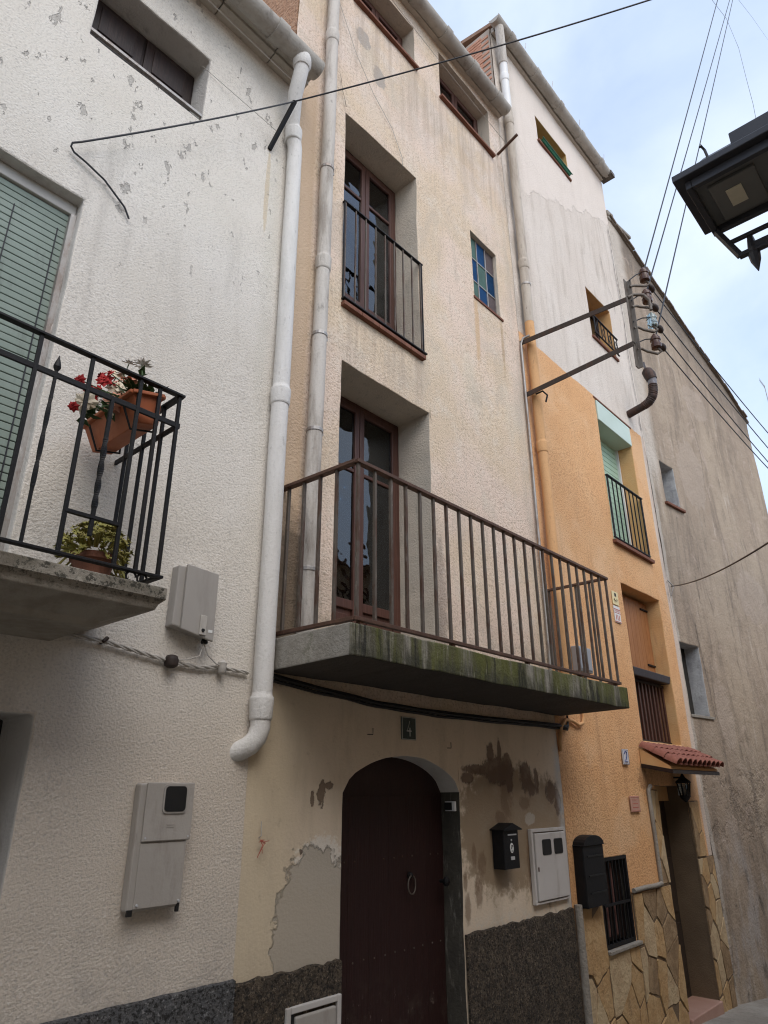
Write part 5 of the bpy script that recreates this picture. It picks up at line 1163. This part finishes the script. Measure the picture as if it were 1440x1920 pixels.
for i, ((a, b), (c, d), mt) in enumerate(IN):
    y_ = -1.42; p = atx(a, b, 6.12); rootp = atx(c, d, 5.96)
    ins = MB(); ins.lathe(p, [(.036, -.085), (.050, -.08), (.053, -.04), (.043, -.032), (.043, .0), (.052, .007), (.052, .032), (.040, .04), (.040, .056), (.024, .070), (.022, .08)], 16)
    io = ins.build('insulator', M[mt], pb, smooth=True); 
    low = p+Vector((0, 0, -.15))
    MB().tube([rootp+Vector((0, 0, -.05)), rootp+Vector((.04, -.03, -.03)), rootp.lerp(low, .5)+Vector((0, 0, -.02)), low, low+Vector((.03, -.03, .03)), p+Vector((0, 0, -.07))], .014, 8).build('hook', M['gpost'], io, smooth=True)
    MB().tube([rootp+Vector((0, 0, .03)), rootp.lerp(p, .5)+Vector((0, 0, .05)), p+Vector((-.02, 0, .02))], .006, 6).build('tie_lead', M['wire'], io, smooth=True)
    tops.append(p)
    bd = atx(beads[i][0], beads[i][1], 6.25); bead3.append(bd)
    MB().tube([p+Vector((0, 0, -.02)), p.lerp(bd, .6), bd], .007, 6).build('strain_wire', M['wire'], io)
    dd = Vector((.8, -.05, -.35)).normalized(); MB().lathe(bd-dd*.0, [(.014, -.05), (.030, -.03), (.036, 0), (.030, .03), (.014, .05)], 10, ax=dd).build('strain_bead', M['tape'], io, smooth=True)
MB().tube([(5.95, -1.25, 6.33), (6.0, -1.30, 6.37), (6.05, -1.38, 6.35), (6.07, -1.42, 6.27), (6.07, -1.42, 6.15)], .017, 8).build('cable_gooseneck', M['gpost'], pb, smooth=True)
MB().tube([(5.92, -.12, 5.63), (5.93, -.20, 5.64), (5.95, -.24, 5.58), (5.94, -.22, 5.50)], .010, 7).build('loose_hook', M['black'], pb, smooth=True)
grp = 'overhead service wires between the insulators and the near side'
for (a, b), tp_, lab in (((1343, 0), tops[0], 'leftmost of the three wires rising past the street lamp'), ((1366, 0), tops[1], 'middle of the three wires rising past the street lamp'), ((1372, 0), tops[3], 'rightmost of the three wires rising past the street lamp')):
    e = at(a, b, -2.3); e_ = e+(e-tp_)*((-4.0-e.y)/(e.y-tp_.y)); MB().tube(sag(tp_+Vector((0, 0, .03)), e_, .10, 30), .0085, 6).build('overhead_wire', M['wire'], label=lab, cat='wire', group=grp)
for (px, py), bd, lab in (((1440, 812), bead3[0], 'uppermost wire running right from the insulators against the sky'), ((1440, 840), bead3[1], 'second wire down running right from the insulators'), ((1440, 866), bead3[2], 'third wire down running right from the insulators'), ((1440, 878), bead3[3], 'lowest wire running right from the insulators over the grey wall')):
    e = at(px, py, -1.45); MB().tube(sag(bd, e, .03, 24)+[e+(e-bd).normalized()*6], .0062, 6).build('overhead_wire', M['wire'], label=lab, cat='wire', group='wires running along the street')
a_ = Vector((9.45, -.03, 4.22)); e = at(1440, 1018, -2.2)
MB().tube(sag(a_, e, .06, 16)+[e+(e-a_).normalized()*2], .007, 6).build('overhead_wire', M['wire'], label='single cable leaving the joint between orange and grey houses to the right', cat='wire')
MB().tube([(9.40, -.01, 4.30), (9.47, -.05, 4.22), (9.42, -.02, 4.08)], .008, 6).build('wire_anchor', M['galv'], label='small metal hook anchoring the single cable at the orange corner', cat='hook')
MB().tube([at(1335, 0, -2.0), at(1362, 35, -2.05), at(1385, 90, -2.1), at(1400, 150, -2.2), at(1412, 195, -2.3), at(1420, 236, -2.4)], .004, 5).build('overhead_wire', M['wire'], label='hair thin wire hanging down to the street lamp', cat='wire')
MB().tube([at(1385, 0, -2.3), at(1410, 32, -2.2), at(1440, 75, -2.1), at(1500, 150, -2.0)], .004, 5).build('overhead_wire', M['wire'], label='hair thin wire crossing the top right corner of the sky', cat='wire')

# ------------------------------------------------------------------ street lamp on the near side
sl_ = thing('street_lamp', 'dark square street lantern with unlit LED panel hanging at the upper right', 'street lamp', (2.76, -2.86, 4.1))
LX0, LX1, LY1, LZ = 2.545, 2.965, -2.64, 4.10; LY0 = LY1-.46
q = MB(); q.box(LX0, LX1, LY0, LY1, LZ, LZ+.035)
q.add([(LX0+.03, LY0+.03, LZ+.035), (LX1-.03, LY0+.03, LZ+.035), (LX1-.03, LY1-.03, LZ+.035), (LX0+.03, LY1-.03, LZ+.035), (LX0+.12, LY0+.12, LZ+.16), (LX1-.12, LY0+.12, LZ+.16), (LX1-.12, LY1-.12, LZ+.16), (LX0+.12, LY1-.12, LZ+.16)], [(0, 1, 5, 4), (1, 2, 6, 5), (2, 3, 7, 6), (3, 0, 4, 7), (4, 5, 6, 7), (0, 3, 2, 1)])
q.build('cap', M['lampm'], sl_, bevel=.004)
B(LX0+.10, LX1-.10, LY0+.05, LY1-.24, LZ+.10, LZ+.20).build('vent_box', M['lampm'], sl_, bevel=.004)
q = MB(); a, b, c, d, t = LX0+.035, LX1-.012, LY0+.03, LY1-.04, .026
for (x0, x1, y0, y1) in ((a, b, d-t, d), (a, b, c, c+t), (a, a+t, c+t, d-t), (b-t, b, c+t, d-t)): q.box(x0, x1, y0, y1, LZ-.045, LZ-.001)
q.build('rim_frame', M['lampm'], sl_, bevel=.003)
B(a+t, b-t, c+t, d-t, LZ-.012, LZ-.002).build('reflector_plate', M['lampd'], sl_); B(a+.075, b-.055, c+.13, d-.07, LZ-.030, LZ-.012).build('led_housing', M['lampd'], sl_, bevel=.004); B(a+.135, b-.125, c+.20, d-.125, LZ-.034, LZ-.030).build('led_panel', M['led'], sl_, bevel=.001)
q = MB(); px_ = b-.028; zb = LZ-.21
q.bar((px_, d-.012, LZ-.03), (px_+.03, d-.085, zb), .03, .022); q.bar((px_, c+.012, LZ-.03), (px_+.03, c+.085, zb), .03, .022); q.bar((px_+.03, d-.08, zb), (px_+.03, c+.08, zb), .028, .022)
q.bar((px_+.017, d-.055, LZ-.125), (px_+.017, c+.055, LZ-.125), .018, .018); q.build('fork_frame', M['lampm'], sl_, bevel=.002)
ym = (c+d)/2+.025; q = MB(); q.lathe((px_+.03, ym+.03, zb-.06), [(.002, -.06), (.022, .0), (.026, .04), (.018, .05), (.022, .07), (.016, .12), (.010, .16)], 8); q.build('finial', M['lampm'], sl_, bevel=.001)
q = MB(); q.bar((px_+.03, ym+.03, zb+.02), (px_+.03, -4.15, zb+.02), .03, .03); q.bar((px_+.03, c, LZ+.02), (px_+.03, -4.15, LZ+.02), .03, .03); q.build('wall_arm', M['lampm'], sl_)
MB().tube([(LX0+.09, LY1-.15, LZ+.06), (LX0+.08, LY1-.14, LZ+.16), (LX0+.06, LY1-.13, LZ+.18), (LX0+.05, LY1-.13, LZ+.16)], .006, 6).build('cap_hook', M['lampm'], sl_)

# aerial on the far house
ap = at(1428, 718, 3.0); an = thing('tv_aerial', 'thin television aerial at the right edge of the sky', 'aerial', (ap.x+.35, ap.y, 4.9))
MB().tube([(ap.x+.62, ap.y, 4.9), (ap.x+.62, ap.y, ap.z+.12)], .02, 6).build('mast', M['galv'], an); MB().bar((ap.x-.42, ap.y, ap.z), (ap.x+.7, ap.y, ap.z+.02), .02).build('boom', M['galv'], an)
for i in range(6): MB().bar((ap.x-.38+i*.2, ap.y, ap.z-.16), (ap.x-.38+i*.2, ap.y, ap.z+.16), .012).build('element', M['galv'], an)
